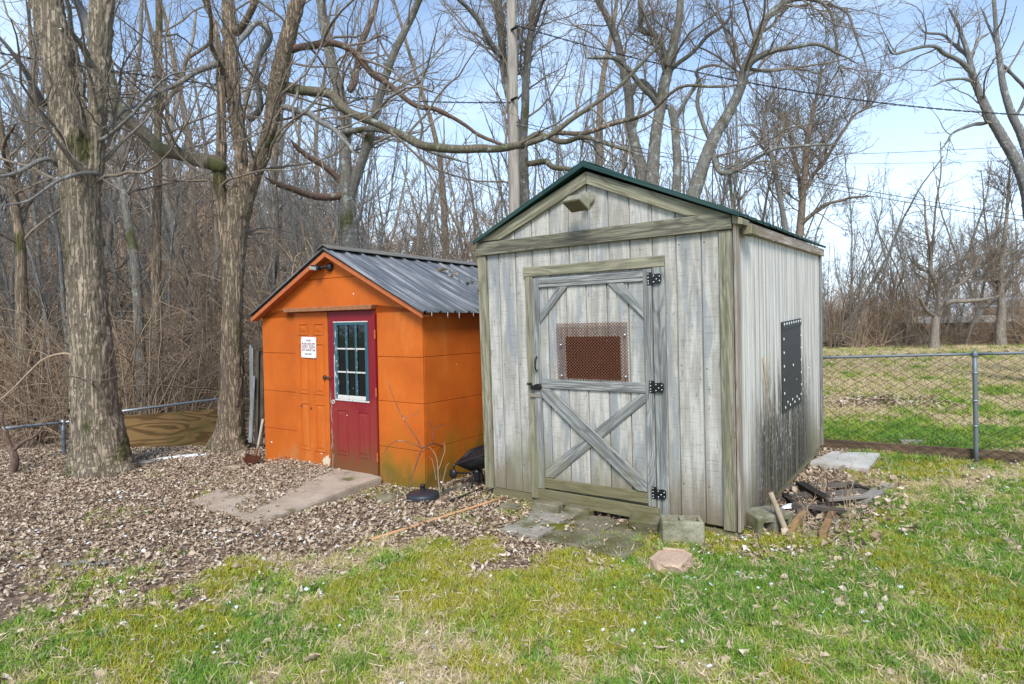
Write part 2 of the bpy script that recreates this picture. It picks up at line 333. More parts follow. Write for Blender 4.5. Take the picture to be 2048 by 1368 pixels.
def red_mat(root, name):
    t = NT(name); o = t.sep(t.coord('Object', root=root)); big = t.noise(t.coord('Object', (3,3,1.3), root=root), 1, 5, .6); fi = t.noise(t.coord('Object', (90,90,9), root=root), 1, 4, .6)
    c = t.mix(big, (.245,.010,.017), (.18,.009,.015))
    low = t.math('ADD', o[2], t.math('MULTIPLY', t.math('SUBTRACT', big, .5), -1.1))
    c = t.mix(t.rng(low, 1.0, .75, 0, .75), c, (.27,.032,.024)); c = t.mix(t.rng(low, .62, .12, 0, .80), c, (.13,.075,.02)); c = t.mix(t.rng(low, .25, -.1, 0, .6), c, (.20,.06,.02))
    e = t.math('MULTIPLY', t.rng(o[0], 1.39, 1.34), t.math('MULTIPLY', t.rng(o[2], 1.1, .8), t.rng(fi, .5, .6)))
    c = t.mix(t.math('MULTIPLY', e, .8), c, (.45,.38,.35)); c = t.mix(t.math('MULTIPLY', t.rng(fi, .6, .75), t.rng(o[2], 1., .7, 0, .25)), c, (.42,.2,.16))
    t.b.inputs['Roughness'].default_value = .5; t.b.inputs['Specular IOR Level'].default_value = .35; t.bump(fi, .15, .002); return t.color(c)
def roof_mat(name, base, wear, root, streak=.5):
    t = NT(name); s = t.noise(t.coord('UV', (1.2,34,1)), 1, 5, .6, .3); b = t.noise(t.coord('UV', (7,7,1)), 1, 5, .65)
    c = t.mix(t.rng(s, .42, .66, 0, streak), base, wear); c = t.mix(t.rng(b, .55, .7, 0, .5), c, tuple(q*1.6 for q in base)); c = t.mix(t.rng(b, .42, .3, 0, .5), c, (.10,.085,.07))
    t.b.inputs['Roughness'].default_value = .5; t.b.inputs['Specular IOR Level'].default_value = .4; t.bump(b, .2, .003); return t.color(c)
def peel_mat(name, a, b, th=.5):
    t = NT(name); n = t.noise(t.coord(scale=(55,55,18)), 1, 4, .6); t.b.inputs['Roughness'].default_value = .5; t.bump(n, .4, .002); return t.color(t.mix(t.rng(n, th, th+.04), a, b))
def concrete_mat(name, a, b, moss=.3, rough=60., mc=(.09,.09,.02)):
    t = NT(name); v = t.coord(rnd=9.); n = t.noise(v, 5, 6, .65); f = t.noise(v, rough, 4, .7); c = t.mix(t.rng(n, .3, .7), a, b)
    c = t.mix(t.math('MULTIPLY', t.rng(f, .5, .7), .45), c, tuple(q*.4 for q in a)); c = t.mix(t.rng(t.noise(v, 3.5, 5, .6), .62-.3*moss, .75-.2*moss, 0, .8), c, mc)
    t.bump(t.math('ADD', f, n), .6, .008); return t.color(c)
def instanced_mat(name, stops, rough=.8, sub=0.):
    """colour picked by the tone attribute of each scattered piece"""
    t = NT(name); a = t.attr('tone', True); r = t.n('ValToRGB'); t.l(a, r.inputs[0]); cr = r.color_ramp
    while len(cr.elements) < len(stops): cr.elements.new(.5)
    for e, (p, c) in zip(cr.elements, stops): e.position = p; e.color = tuple(c)+(1,)
    n = t.noise(t.coord(scale=(40,40,40)), 1, 3); t.b.inputs['Roughness'].default_value = rough
    c = t.mix(t.rng(n, .3, .7, 0, .3), r.outputs[0], (.12,.08,.05)) if sub else r.outputs[0]
    return t.color(c)
STEEL = simple('galvanised_steel', (.34,.36,.38), .45, .6, .2, 60)
STEEL_BLUE = simple('galvanised_steel_blue', (.17,.195,.215), .5, .35, .2, 60)
WIRE = simple('chain_link_wire', (.05,.05,.047), .5, .4, .25, 40)
BLACK = simple('black_metal', (.012,.012,.013), .35, .2, .2, 50, .5)
BLACKPL = simple('black_plastic', (.018,.019,.022), .30, 0, .3, 30, .5)
BOLT = simple('zinc_bolt', (.55,.55,.56), .35, .8, .1)
BRASS = simple('worn_metal', (.45,.40,.33), .4, .7, .2)
RUST = simple('rusty_expanded_metal', (.20,.085,.05), .85, .2, .45, 90)
RUSTD = simple('dark_rust_sheet', (.065,.018,.006), .85, .1, .6, 14)
SNOW = simple('old_snow', (.80,.83,.88), .6, 0, .05, 30)
CABLE = simple('black_cable', (.03,.032,.036), .6)
CREAM = simple('cream_render', (.5,.46,.38), .9)
WHITEP = simple('sign_white', (.78,.77,.74), .4, 0, .04, 30)
INKR = simple('sign_ink_red', (.22,.03,.05), .6, 0, .05)
INKB = simple('sign_ink_dark', (.03,.025,.03), .6, 0, .05)
# ------------------------------------------------------------------ ground
def spaced(lo, hi, c0, c1, fine, grow):
    a = list(np.arange(c0, c1, fine)); s = fine; x = c1
    while x < hi: a.append(x); s *= grow; x += s
    a.append(hi); s = fine; x = c0-fine
    while x > lo: a.insert(0, x); s *= grow; x -= s
    a.insert(0, lo); return np.array(a)
xs = spaced(-400, 400, -7.5, 8, .055, 1.06); ys = spaced(-30, 600, 2.2, 11, .055, 1.05)
XX, YY = np.meshgrid(xs, ys); ZZ = T(XX, YY)
def grassy(x, y):
    """1 where the lawn is, 0 under the leaf litter"""
    x = np.asarray(x, float); y = np.asarray(y, float)
    yb = np.interp(x, [-6,-4,-2.5,-1,0,1.1,1.8,2.5,3.0,3.35,3.9,4.3,5.5,8], [3.2,3.5,3.85,4.2,4.4,4.55,4.55,4.65,5.2,5.9,7.0,7.4,7.1,6.8])
    q_ = np.where(np.asarray(x) > 1.7, .35, 1.); n = (n2(x, y, 1.15, 3, 3.)-.5)*q_; m = n2(x, y, 4.5, 2, 5.)-.5
    g = ss((yb-y+2.2*n+1.5*m)/1.1+.5)
    far = ss((x-.44*y)/.5)*ss((y-8.25+(x-4.2)*.45)/.4)            # field beyond the chain link
    return np.clip(np.maximum(g, far*(y < 34)*(x > 2.4)), 0, 1)
def straw(x, y): return np.clip(.55*ss((np.asarray(y)-9.)/2.)+.40*ss((np.asarray(y)-11)/5)+(n2(x, y, .8, 3, 21.)-.49)*3.2+.40+(n2(x, y, 3.4, 3, 2.)-.5)*2.6+(n2(x, y, 11., 2, 6.)-.5)*1.3, 0, 1)
gr_ = grassy(XX, YY); st_ = straw(XX, YY)
ZZ = ZZ+(n2(XX, YY, 9., 2, 4.)-.5)*.018*(YY < 13)
nx, ny = len(xs), len(ys); I = np.arange(nx*ny).reshape(ny, nx)
Q = np.stack([I[:-1,:-1], I[:-1,1:], I[1:,1:], I[1:,:-1]], -1).reshape(-1, 4)
t = NT('ground_soil_and_turf'); v = t.coord(); a = t.attr('grass'); s_ = t.attr('straw'); f = t.noise(v, 28, 6, .7); f2 = t.noise(v, 90, 4, .7); b = t.noise(v, 2.2, 5, .6)
lit = t.mix(t.rng(f, .35, .65), (.10,.065,.042), (.29,.205,.14)); lit = t.mix(t.math('MULTIPLY', t.rng(f2, .55, .7), .6), lit, (.42,.33,.25))
gg = t.mix(t.rng(f, .3, .7), (.10,.12,.025), (.20,.21,.06)); sg = t.mix(t.rng(f2, .35, .65), (.24,.19,.095), (.40,.33,.19))
gg = t.mix(t.rng(s_, .35, .75, 0, .9), gg, sg); gg = t.mix(t.rng(b, .56, .66, 0, .75), gg, (.22,.19,.03))
t.bump(t.math('ADD', f, t.math('MULTIPLY', f2, .5)), .8, .02)
GROUND = t.color(t.mix(a, lit, gg))
me = mesh_np('ground', np.stack([XX, YY, ZZ], -1).reshape(-1, 3), Q, GROUND)
for nm, arr in (('grass', gr_), ('straw', st_)):
    at = me.attributes.new(nm, 'FLOAT', 'POINT'); at.data.foreach_set('value', arr.ravel().astype(np.float32))
ground = obj('ground', me); tag(ground, 'leaf strewn yard rising to a wooded bank, with lawn in front and to the right', kind='structure')
# ------------------------------------------------------------------ scatter by geometry nodes
def scatter(name, protos, P, rot, scl, idx, tone, label, cat=None):
    me = bpy.data.meshes.new(name); me.vertices.add(len(P)); me.vertices.foreach_set('co', np.asarray(P, np.float32).ravel())
    for nm, ty, key, arr in (('rot','FLOAT_VECTOR','vector',rot), ('scl','FLOAT_VECTOR','vector',scl), ('idx','INT','value',idx), ('tone','FLOAT','value',tone)):
        at = me.attributes.new(nm, ty, 'POINT'); at.data.foreach_set(key, np.asarray(arr, np.int32 if ty == 'INT' else np.float32).ravel())
    o = obj(name, me); tag(o, label, cat, kind='stuff')
    g = bpy.data.node_groups.new(name+'_nodes', 'GeometryNodeTree'); g.interface.new_socket('Geometry', in_out='INPUT', socket_type='NodeSocketGeometry'); g.interface.new_socket('Geometry', in_out='OUTPUT', socket_type='NodeSocketGeometry')
    N, Lk = g.nodes, g.links; gi = N.new('NodeGroupInput'); go = N.new('NodeGroupOutput'); jn = N.new('GeometryNodeGeometryToInstance')
    for pm in protos[::-1]:
        po = bpy.data.objects.new(pm.name+'_source', pm); oi = N.new('GeometryNodeObjectInfo'); oi.inputs['Object'].default_value = po; oi.inputs['As Instance'].default_value = False
        Lk.new(oi.outputs['Geometry'], (gj := N.new('GeometryNodeGeometryToInstance')).inputs[0]); pm['_g'] = 1
        protos_out.append(gj.outputs[0])
    jg = N.new('GeometryNodeJoinGeometry')
    for q in protos_out: Lk.new(q, jg.inputs[0])
    protos_out.clear(); N.remove(jn)
    def na(n_, ty): q = N.new('GeometryNodeInputNamedAttribute'); q.data_type = ty; q.inputs[0].default_value = n_; return q.outputs[0]
    ip = N.new('GeometryNodeInstanceOnPoints'); Lk.new(gi.outputs[0], ip.inputs['Points']); Lk.new(jg.outputs[0], ip.inputs['Instance']); ip.inputs['Pick Instance'].default_value = True
    Lk.new(na('idx','INT'), ip.inputs['Instance Index']); er = N.new('FunctionNodeEulerToRotation'); Lk.new(na('rot','FLOAT_VECTOR'), er.inputs[0]); Lk.new(er.outputs[0], ip.inputs['Rotation']); Lk.new(na('scl','FLOAT_VECTOR'), ip.inputs['Scale'])
    Lk.new(ip.outputs[0], go.inputs[0]); md = o.modifiers.new('scatter', 'NODES'); md.node_group = g
    return o
protos_out = []
# ------------------------------------------------------------------ weathered shed
GP = (-.269, 6.117, .107, -.627, .030, .004); OP = (-3.233, 7.968, 0., -.602, .007, .009)
MG = M4(Rz(GP[3])@Rx(GP[4])@Ry(GP[5]), GP[:3]); MO = M4(Rz(OP[3])@Rx(OP[4])@Ry(OP[5]), OP[:3])
def LG(x, y, z): return np.array(MG @ Vector((x, y, z)))
def LO(x, y, z): return np.array(MO @ Vector((x, y, z)))
shed = thing('weathered_shed', 'tall weathered grey wooden shed with green metal roof and crossbraced door', 'shed', MG)
SID = siding_mat(shed); TRIM = trim_mat(shed, 'trim_green_grey', (.36,.335,.235), (.14,.13,.085), .6)
TRIM_D = trim_mat(shed, 'trim_frieze', (.25,.235,.165), (.075,.068,.055), .35); TRIM_G = trim_mat(shed, 'trim_blue_grey', (.36,.365,.34), (.125,.125,.12), .1)
TRIM_M = trim_mat(shed, 'trim_mossy', (.27,.24,.15), (.12,.10,.06), .55, (.165,.15,.065)); TRIM_W = trim_mat(shed, 'trim_pale', (.46,.40,.33), (.25,.17,.12), .0)
Wg, Dg, Hg = 2.443, 3.587, 2.41; AZ = 2.93; GB = .008       # groove half depth
def gz(x): return AZ-.02-abs(x-1.225)*.445
front = prism('front_wall', [(0.02,.0), (Wg-.02,.0), (Wg-.02,2.35), (1.225,2.86), (.02,2.35)], .012, .05, SID, shed, bev=0)
gx = [.0, .09, .232, .43, .62, .818, 1.016, 1.207, 1.406, 1.6, 1.796, 1.995, 2.196, 2.34, Wg]
rr = random.Random(3)
def plank(x0, x1, z0, z1a, z1b, mid=None, par=front, y=-.002, mat=SID, dz=0):
    g = .005; pts = [(x0+g, z0), (x1-g, z0+dz), (x1-g, z1b)]+([mid] if mid else [])+[(x0+g, z1a)]
    return prism('plank', pts, y-rr.random()*.002, .0118, mat, par, bev=.0035)
for i in range(1, len(gx)-2):
    a, b = gx[i], gx[i+1]; mid = (1.225, gz(1.225)) if a < 1.225 < b else None
    zb = .0 if b < .7 or a > 1.75 else 2.03
    if a < .64 < b or a < 1.88 < b: zb = 0.
    plank(a, b, zb, gz(a), gz(b), mid)
# corner boards, frieze, rake boards
def fb(name, x0, x1, z0, z1, y0, y1, mat, par=shed, L=(0,0,1), bev=.004, label=None): return prism(name, rect(x0, x1, z0, z1), y0, y1, mat, par, L=L, bev=bev, label=label)
fb('corner_board', -.012, .085, -.01, 2.28, -.026, .03, TRIM); fb('corner_board', 2.338, 2.428, -.02, 2.28, -.026, -.003, TRIM)
prism('corner_board', [(-.026,-.02), (.075,-.02), (.075,2.33), (-.026,2.33)], 2.446, 2.466, TRIM_W, shed, 'yz', bev=.004)
prism('frieze_board', [(-.03,2.285), (2.44,2.285), (2.44,2.385), (2.30,2.415), (-.0,2.405)], -.045, -.0035, TRIM_D, shed, L=(1,0,0))
sl_ = .445
prism('rake_board', [(.0,2.418), (.285,2.418), (1.222,2.80), (1.222,2.905), (.02,2.425)], -.040, -.0035, TRIM, shed, L=(1,0,sl_))
prism('rake_board', [(2.09,2.424), (2.43,2.39), (1.228,2.905), (1.228,2.80)], -.041, -.0035, TRIM, shed, L=(1,0,-sl_))
prism('soffit_board', [(2.445,2.325), (2.52,2.31), (2.52,2.355), (2.445,2.39)], -.038, .16, TRIM, shed, bev=.003)
# door
fb('header_board', .53, 1.905, 2.045, 2.135, -.030, -.0035, TRIM, L=(1,0,0))
fb('casing', .548, .630, -.03, 2.043, -.030, -.0035, TRIM); fb('casing', 1.80, 1.905, -.03, 2.043, -.028, -.0035, TRIM_G)
door = thing('door', None, None); door.parent = shed
prism('door_back', rect(.642, 1.79, .10, 2.03), -.006, -.002, SID, door, bev=0)
dxs = [.655, .79, .985, 1.185, 1.385, 1.585, 1.775]
for a, b in zip(dxs[:-1], dxs[1:]): plank(a, b, .12, 2.0, 2.0, None, door, -.022)
def db(name, pts, mat, L=(0,0,1), y0=-.044, y1=-.0245, lab=None): return prism(name, pts, y0, y1, mat, door, L=L, bev=.004, label=lab)
db('stile', [(.634,.075), (.708,.075), (.705,2.025), (.630,2.022)], TRIM_G); db('stile', [(1.728,.075), (1.797,.075), (1.797,2.035), (1.724,2.03)], TRIM_G)
db('rail', rect(.708, 1.726, 1.937, 1.965), TRIM_G, (1,0,0)); db('rail', rect(.708, 1.726, 1.968, 2.02), TRIM_G, (1,0,0))
db('rail', rect(.708, 1.730, 1.018, 1.105), TRIM_G, (1,0,0)); db('rail', [(.71,.088), (1.728,.098), (1.728,.192), (.71,.182)], TRIM_M, (1,0,0))
db('brace', [(.710,1.615), (.710,1.70), (.91,1.934), (1.012,1.934)], TRIM_G, (1,0,1)); db('brace', [(1.41,1.934), (1.548,1.934), (1.724,1.715), (1.724,1.632)], TRIM_G, (1,0,-1))
db('brace', [(.712,.185), (.805,.19), (1.728,.945), (1.728,1.014), (1.68,1.014), (.712,.265)], TRIM_G, (1,0,.8), -.036)
db('brace', [(.712,.935), (1.64,.196), (1.727,.196), (1.727,.285), (.80,1.014), (.712,1.014)], TRIM_G, (1,0,-.8), -.056, -.037)
fb('door_sill_board', .638, 1.822, -.045, .072, -.046, -.022, TRIM_M, L=(1,0,0), label='mossy brown sill board under the door')
fb('skirt_board', .06, .63, -.085, -.005, -.002, .03, TRIM_M, L=(1,0,0)); prism('skirt_board', [(1.83,-.035), (2.42,-.03), (2.47,-.06), (2.40,-.115), (1.83,-.115)], -.004, .03, TRIM_M, shed, L=(1,0,0))
# hinges with bolts, latch, pull, hasp
for zc in (1.955, 1.075, .20):
    h = prism('hinge', [(1.765,zc-.05), (1.808,zc-.05), (1.808,zc-.04), (1.868,zc-.045), (1.888,zc-.025), (1.888,zc+.028), (1.868,zc+.038), (1.808,zc+.03), (1.808,zc+.05), (1.765,zc+.05)], -.052, -.0465, BLACK, door, bev=.0015)
    for bx, bz in ((1.776,.036), (1.776,.008), (1.776,-.02), (1.776,-.04), (1.822,.018), (1.845,-.008), (1.822,-.03), (1.872,.014), (1.872,-.022)):
        V, Qb = lathe_np([(1e-4,.004), (.005,.003), (.0065,0), (.0065,-.002)], 8); V = V@Rx(PI/2).T; o = obj('bolt', mesh_np('bolt', V+np.array([bx,-.0525,zc+bz]), Qb, BOLT), h)
P_ = catmull([(.668,-.045,1.305), (.668,-.075,1.285), (.668,-.08,1.24), (.668,-.075,1.195), (.668,-.045,1.175)], 14)
V, Qb = tubes(P_[None], np.full((1,14), .007), 8); pull = obj('door_pull', mesh_np('door_pull', V, Qb, BLACK), door)
prism('latch', [(.60,1.0), (.70,1.0), (.715,1.03), (.70,1.06), (.66,1.055), (.63,1.04), (.60,1.04)], -.068, -.045, BLACK, door, bev=.003)
rod('latch_post', (.585,-.03,1.05), (.585,-.085,1.055), .012, BLACK, door, 8); prism('hasp', rect(.578, .70, .93, .962), -.052, -.0455, BRASS, door, bev=.002, L=(1,0,0))
# expanded metal grill over a rusted sheet, its colour darkened as a shaded opening
op = prism('dark_rust_sheet', rect(.972, 1.502, 1.118, 1.488), -.032, -.0235, RUSTD, door, bev=.002)
acc = Acc(); x0, x1, z0, z1 = .888, 1.582, 1.110, 1.607; nxm, nzm = 24, 9; dx = (x1-x0)/nxm; dz_ = (z1-z0)/nzm
for i in range(nxm):
    for sgn in (0, 1):
        zz_ = np.linspace(z0, z1, nzm*2+1); k = (np.arange(nzm*2+1)+sgn) % 2
        xx_ = x0+dx*(i+.5)+dx*.5*(k*2-1)*(.93)
        yy_ = np.full_like(xx_, -.048)+.002*(k*2-1)
        acc.tube(np.stack([xx_, yy_, zz_], 1), np.full(len(xx_), .0034), 4)
g_ = obj('grill', acc.mesh('grill', RUST, False), door)
for bx, bz in ((.93,1.415), (1.556,1.50), (1.556,1.15), (.93,1.14)):
    V, Qb = lathe_np([(1e-4,.004), (.010,.003), (.011,0), (.011,-.012)], 10); V = V@Rx(PI/2).T; obj('washer', mesh_np('washer', V+np.array([bx,-.052,bz]), Qb, BOLT), g_)
for k in range(4):
    pass
# side wall
side = prism('side_wall', [(.0,-.02), (Dg,-.02), (Dg,2.33), (.0,2.33)], Wg-.04, Wg-.008, SID, shed, 'yz', bev=0)
sy = [.078, .215, .345, .474, .583, .72, .874, 1.062, 1.235, 1.448, 1.629, 1.801, 2.028, 2.23, 2.43, 2.65, 2.85, 3.05, 3.26, 3.45, 3.575]
for a, b in zip(sy[:-1], sy[1:]): prism('plank', [(a+.005,-.03), (b-.005,-.03), (b-.005,2.33), (a+.005,2.33)], Wg-.0075, Wg+.004+rr.random()*.002, SID, side, 'yz', bev=.003)
prism('corner_board', [(3.50,-.03), (3.60,-.03), (3.60,2.29), (3.50,2.29)], Wg+.0075, Wg+.022, TRIM_G, shed, 'yz', bev=.003)
prism('side_fascia', [(.30,2.275), (3.63,2.285), (3.63,2.37), (.30,2.36)], Wg+.008, Wg+.045, TRIM_W, shed, 'yz', L=(0,1,0))
prism('eave_block', [(.10,2.25), (.30,2.25), (.30,2.32), (.10,2.32)], Wg+.03, Wg+.11, TRIM_M, shed, 'yz')
prism('back_wall', rect(.02, Wg-.045, 0, 2.35), Dg-.04, Dg, SID, shed, bev=0); prism('left_wall', [(.052,0), (Dg-.05,0), (Dg-.05,2.38), (.052,2.38)], .0, .03, SID, shed, 'yz', bev=0)
prism('floor_joist', [(.05,-.11), (3.55,-.11), (3.55,-.035), (.05,-.035)], Wg-.05, Wg-.012, TRIM_M, shed, 'yz', L=(0,1,0))
prism('floor_joist', [(.05,-.11), (3.55,-.11), (3.55,-.02), (.05,-.02)], .03, .07, TRIM_M, shed, 'yz', L=(0,1,0)); prism('floor', [(.06,.04), (2.38,.04), (2.38,3.5), (.06,3.5)], -.02, -.005, TRIM_M, shed, 'xy', bev=0)
MESHP = simple('black_sheet', (.035,.036,.036), .55, 0, .25, 160)
hp = prism('hatch_cover', [(1.46,.675), (2.33,.665), (2.325,1.56), (1.463,1.545)], Wg+.007, Wg+.017, MESHP, shed, 'yz', bev=.002, label='black perforated sheet screwed over a hatch')
prism('hatch_lip', [(1.463,1.47), (2.325,1.485), (2.325,1.56), (1.463,1.545)], Wg+.0175, Wg+.024, MESHP, hp, 'yz', bev=.002)
bl = [(1.53+.105*i, 1.52+.002*i) for i in range(8)]+[(1.53+.105*i, .72+(i % 2)*.04) for i in range(8)]+[(1.50, 1.38-.13*i) for i in range(5)]+[(2.29, 1.38-.13*i) for i in range(5)]+[(1.9,1.1)]
for by, bz in bl:
    V, Qb = lathe_np([(1e-4,.004), (.012,.003), (.015,0)], 8); V = V@Ry(PI/2).T; obj('screw_cap', mesh_np('screw_cap', V+np.array([Wg+.0245,by,bz]), Qb, WHITEP), hp)
def ribbed(name, x0, z0, x1, z1, y0, y1, pitch, mat, parent, rib=.018, rw=.028):
    """metal roofing from ridge (x0,z0) to eave (x1,z1), ribs running down the slope, laid along y"""
    u = np.array([x1-x0, z1-z0]); Lr = np.linalg.norm(u); u /= Lr; nrm = np.array([-u[1], u[0]]); nrm = nrm if nrm[1] > 0 else -nrm
    y = y0; sheets = 0
    while y < y1-.02:
        ye = min(y+pitch*4, y1); pr = []; q = y
        while q < ye-1e-6:
            qn = min(q+pitch, ye); pr += [(q,0), (q+.01,0), (q+.01+rw*.3,rib), (q+.01+rw*.8,rib), (q+.01+rw*1.1,0), (q+(qn-q)*.55,0), (q+(qn-q)*.58,rib*.25), (q+(qn-q)*.62,0)]; q = qn
        pr.append((ye,0)); pr = np.array(pr); ns = 8; V = []
        for kz in (0, -.006):
            for s in range(ns+1):
                f = s/ns; dr = (vnoise(np.array([pr[0,0]*1.3, f*2, x1]))-.5)*.006
                c = np.array([x0, z0])+u*Lr*f
                h = pr[:,1]+kz+dr; V.append(np.stack([c[0]+nrm[0]*h, pr[:,0]+0*h, c[1]+nrm[1]*h], 1))
        m_ = len(pr); V = np.concatenate(V); i_ = np.arange(ns)[:,None]*m_; j_ = np.arange(m_-1)[None]
        Qa = np.stack([i_+j_, i_+j_+1, i_+m_+j_+1, i_+m_+j_], -1).reshape(-1,4); Qb = Qa[:,::-1]+(ns+1)*m_
        o_ = (ns+1)*m_; e1 = ns*m_; jj = np.arange(m_-1); Qe = np.stack([e1+jj, e1+jj+1, o_+e1+jj+1, o_+e1+jj], -1)
        ii = np.arange(ns)*m_; Qs = np.stack([ii, ii+m_, o_+ii+m_, o_+ii], -1); Qs2 = np.stack([ii+m_-1, ii+2*m_-1, o_+ii+2*m_-1, o_+ii+m_-1], -1)
        me = mesh_np(name, V, np.concatenate([Qa, Qb, Qe, Qs, Qs2]), mat, False)
        uv = me.uv_layers.new(name='UVMap'); li = np.empty(len(me.loops), np.int32); me.loops.foreach_get('vertex_index', li)
        Vv = V[li]; sdist = (Vv[:,0]-x0)*u[0]+(Vv[:,2]-z0)*u[1]; uv.data.foreach_set('uv', np.stack([sdist, Vv[:,1]], 1).ravel().astype(np.float32))
        obj(name, me, parent); y = ye
GREEN = roof_mat('roof_green_metal', (.008,.040,.033), (.07,.12,.10), shed, .3)
roof = thing('roof', None, None); roof.parent = shed
zr = 2.955; ribbed('roof_sheet', 1.225, zr, -.005, 2.418, -.075, Dg+.05, .2286, GREEN, roof); ribbed('roof_sheet', 1.225, zr, 2.505, 2.386, -.075, Dg+.05, .2286, GREEN, roof)
for sx, ex, ez in ((-1,-.01,2.408), (1,2.51,2.382)):
    prism('gable_trim', [(1.225,zr-.018), (1.225,zr+.025), (ex,ez+.020), (ex,ez-.018)], -.092, -.078, GREEN, roof, L=(1,0,-.4*sx), bev=.002)
    prism('ridge_cap', [(1.225,zr+.028), (1.225+sx*.13,zr-.024), (1.225+sx*.13,zr-.018), (1.225,zr+.036)], -.085, Dg+.05, GREEN, roof, L=(0,1,0), bev=0)
for i, (nx_, nz_) in enumerate([(x_+.012, z_) for x_ in gx[2:13] for z_ in (.25, 1.2, 2.2) if not (.6 < x_ < 1.85)]):
    V, Qb = lathe_np([(1e-4,.0015), (.005,.001), (.006,0)], 6); obj('nail_head', mesh_np('nail_head', V@Rx(PI/2).T+np.array([nx_+rr.random()*.02,-.0045,nz_+rr.random()*.05]), Qb, RUSTD), front)
# flood lamp on the gable
LAMPG = concrete_mat('lamp_housing_weathered', (.30,.29,.24), (.24,.22,.14), .35)
LENS = simple('dirty_lamp_lens', (.10,.08,.03), .35, 0, .5, 12)
lamp = thing('flood_lamp', 'square grey flood lamp mounted in the gable of the grey shed', 'lamp', MG)
V, Qb = lathe_np([(.057,0), (.057,.02), (.05,.03), (1e-3,.03)], 24); obj('canopy', mesh_np('canopy', V@Rx(PI/2).T@np.eye(3)+np.array([1.235,-.012,2.675]), Qb, LAMPG), lamp)
rod('arm', (1.235,-.03,2.675), (1.235,-.12,2.635), .014, LAMPG, lamp)
bm = bmesh.new(); hx, hy, hz = .112, .072, .040
A_ = Rz(-.30)@Rx(-.62)@Ry(.05); vs = [(-hx,-hy,-hz), (hx,-hy,-hz), (hx,hy,-hz), (-hx,hy,-hz), (-hx*.8,-hy*.75,hz), (hx*.8,-hy*.75,hz), (hx*.8,hy*.8,hz), (-hx*.8,hy*.8,hz)]
bv = [bm.verts.new(tuple(A_@np.array(q)+np.array([1.228,-.205,2.62]))) for q in vs]
fs = [bm.faces.new([bv[i] for i in q]) for q in ((0,1,2,3),(4,5,6,7),(0,1,5,4),(1,2,6,5),(2,3,7,6),(3,0,4,7))]; bmesh.ops.recalc_face_normals(bm, faces=fs)
bmesh.ops.bevel(bm, geom=list(bm.edges), offset=.006, segments=2, affect='EDGES'); hd = obj('lamp_head', bm_mesh('lamp_head', bm, LAMPG), lamp)
bm = bmesh.new(); c = A_@np.array([0,0,-hz-.003])+np.array([1.228,-.205,2.62]); obox_bm(bm, c, A_, (hx*.86, hy*.86, .003), .001); obj('lens', bm_mesh('lens', bm, LENS), hd)
# ------------------------------------------------------------------ orange shed
hut = thing('orange_shed', 'low orange painted panel shed with ribbed dark metal roof and mismatched doors', 'shed', MO)
ORA = orange_mat(hut, 'orange_paint'); ORT = simple('faded_fascia_paint', (.47,.135,.045), .7, 0, .35, 16); RED = red_mat(hut, 'crimson_door_paint')
Wo, Do, Ho, RZ_ = 2.789, 3.6, 1.915, 2.64
def oz(x): return RZ_-.03-abs(x-1.41)*.52
ofr = prism('front_wall', [(.01,-.12), (Wo-.01,-.12), (Wo-.01,1.88), (1.41,2.58), (.01,1.88)], .02, .08, INKB, hut, bev=0)
def op_(pts, lab=None, y0=0.): return prism('wall_panel', pts, y0-rr.random()*.002, .0195, ORA, ofr, bev=.003, L=(1,0,0), label=lab)
gp = .0022
rows = [(-.12,.464), (.464,.946), (.946,1.43), (1.43,1.903)]
for a, b in rows: op_([(0.,a+gp), (.672,a+gp), (.672,b-gp), (0.,b-gp)])
rows2 = [(-.12,.43), (.43,.931), (.931,1.416), (1.416,1.899)]
for a, b in rows2: op_([(2.118,a+gp), (Wo,a+gp), (Wo,b-gp), (2.118,b-gp)])
op_([(0,1.908), (.55,1.908), (.60,1.985), (2.10,1.985), (2.15,1.904), (Wo,1.904), (Wo,oz(Wo)), (1.95,oz(1.95)), (1.95,2.315), (.87,2.315), (.87,oz(.87)), (0,oz(0))], 'orange upper gable panel above the doors')
op_([(.875,2.3195), (1.945,2.3195), (1.945,oz(1.945)), (1.41,oz(1.41)), (.875,oz(.875))])
prism('header_board', [(.575,1.935), (2.11,1.935), (2.135,1.985), (.555,1.985)], -.085, .018, simple('bare_brown_header', (.30,.13,.06), .8, 0, .45, 22), hut, L=(1,0,0), bev=.004)
osd = prism('side_wall', [(.03,-.15), (Do,-.15), (Do,1.86), (.03,1.86)], Wo-.07, Wo-.02, INKB, hut, 'yz', bev=0)
for a, b in ((-.15,.449), (.449,.93), (.93,1.42), (1.42,1.89)):
    for y0_, y1_ in ((.021,1.25), (1.25,2.45), (2.45,Do)): prism('wall_panel', [(y0_+(gp if y0_ > .1 else 0),a+gp), (y1_-gp,a+gp), (y1_-gp,b-gp), (y0_+(gp if y0_ > .1 else 0),b-gp)], Wo-.0195, Wo+rr.random()*.002, ORA, osd, 'yz', bev=.003, L=(0,1,0))
prism('left_wall', [(.03,-.3), (Do,-.3), (Do,1.88), (.03,1.88)], .0, .05, ORA, hut, 'yz', bev=0); prism('back_wall', [(.06,-.2), (Wo-.08,-.2), (Wo-.08,1.86), (1.41,2.55), (.06,1.86)], Do-.05, Do-.002, ORA, hut, bev=0)
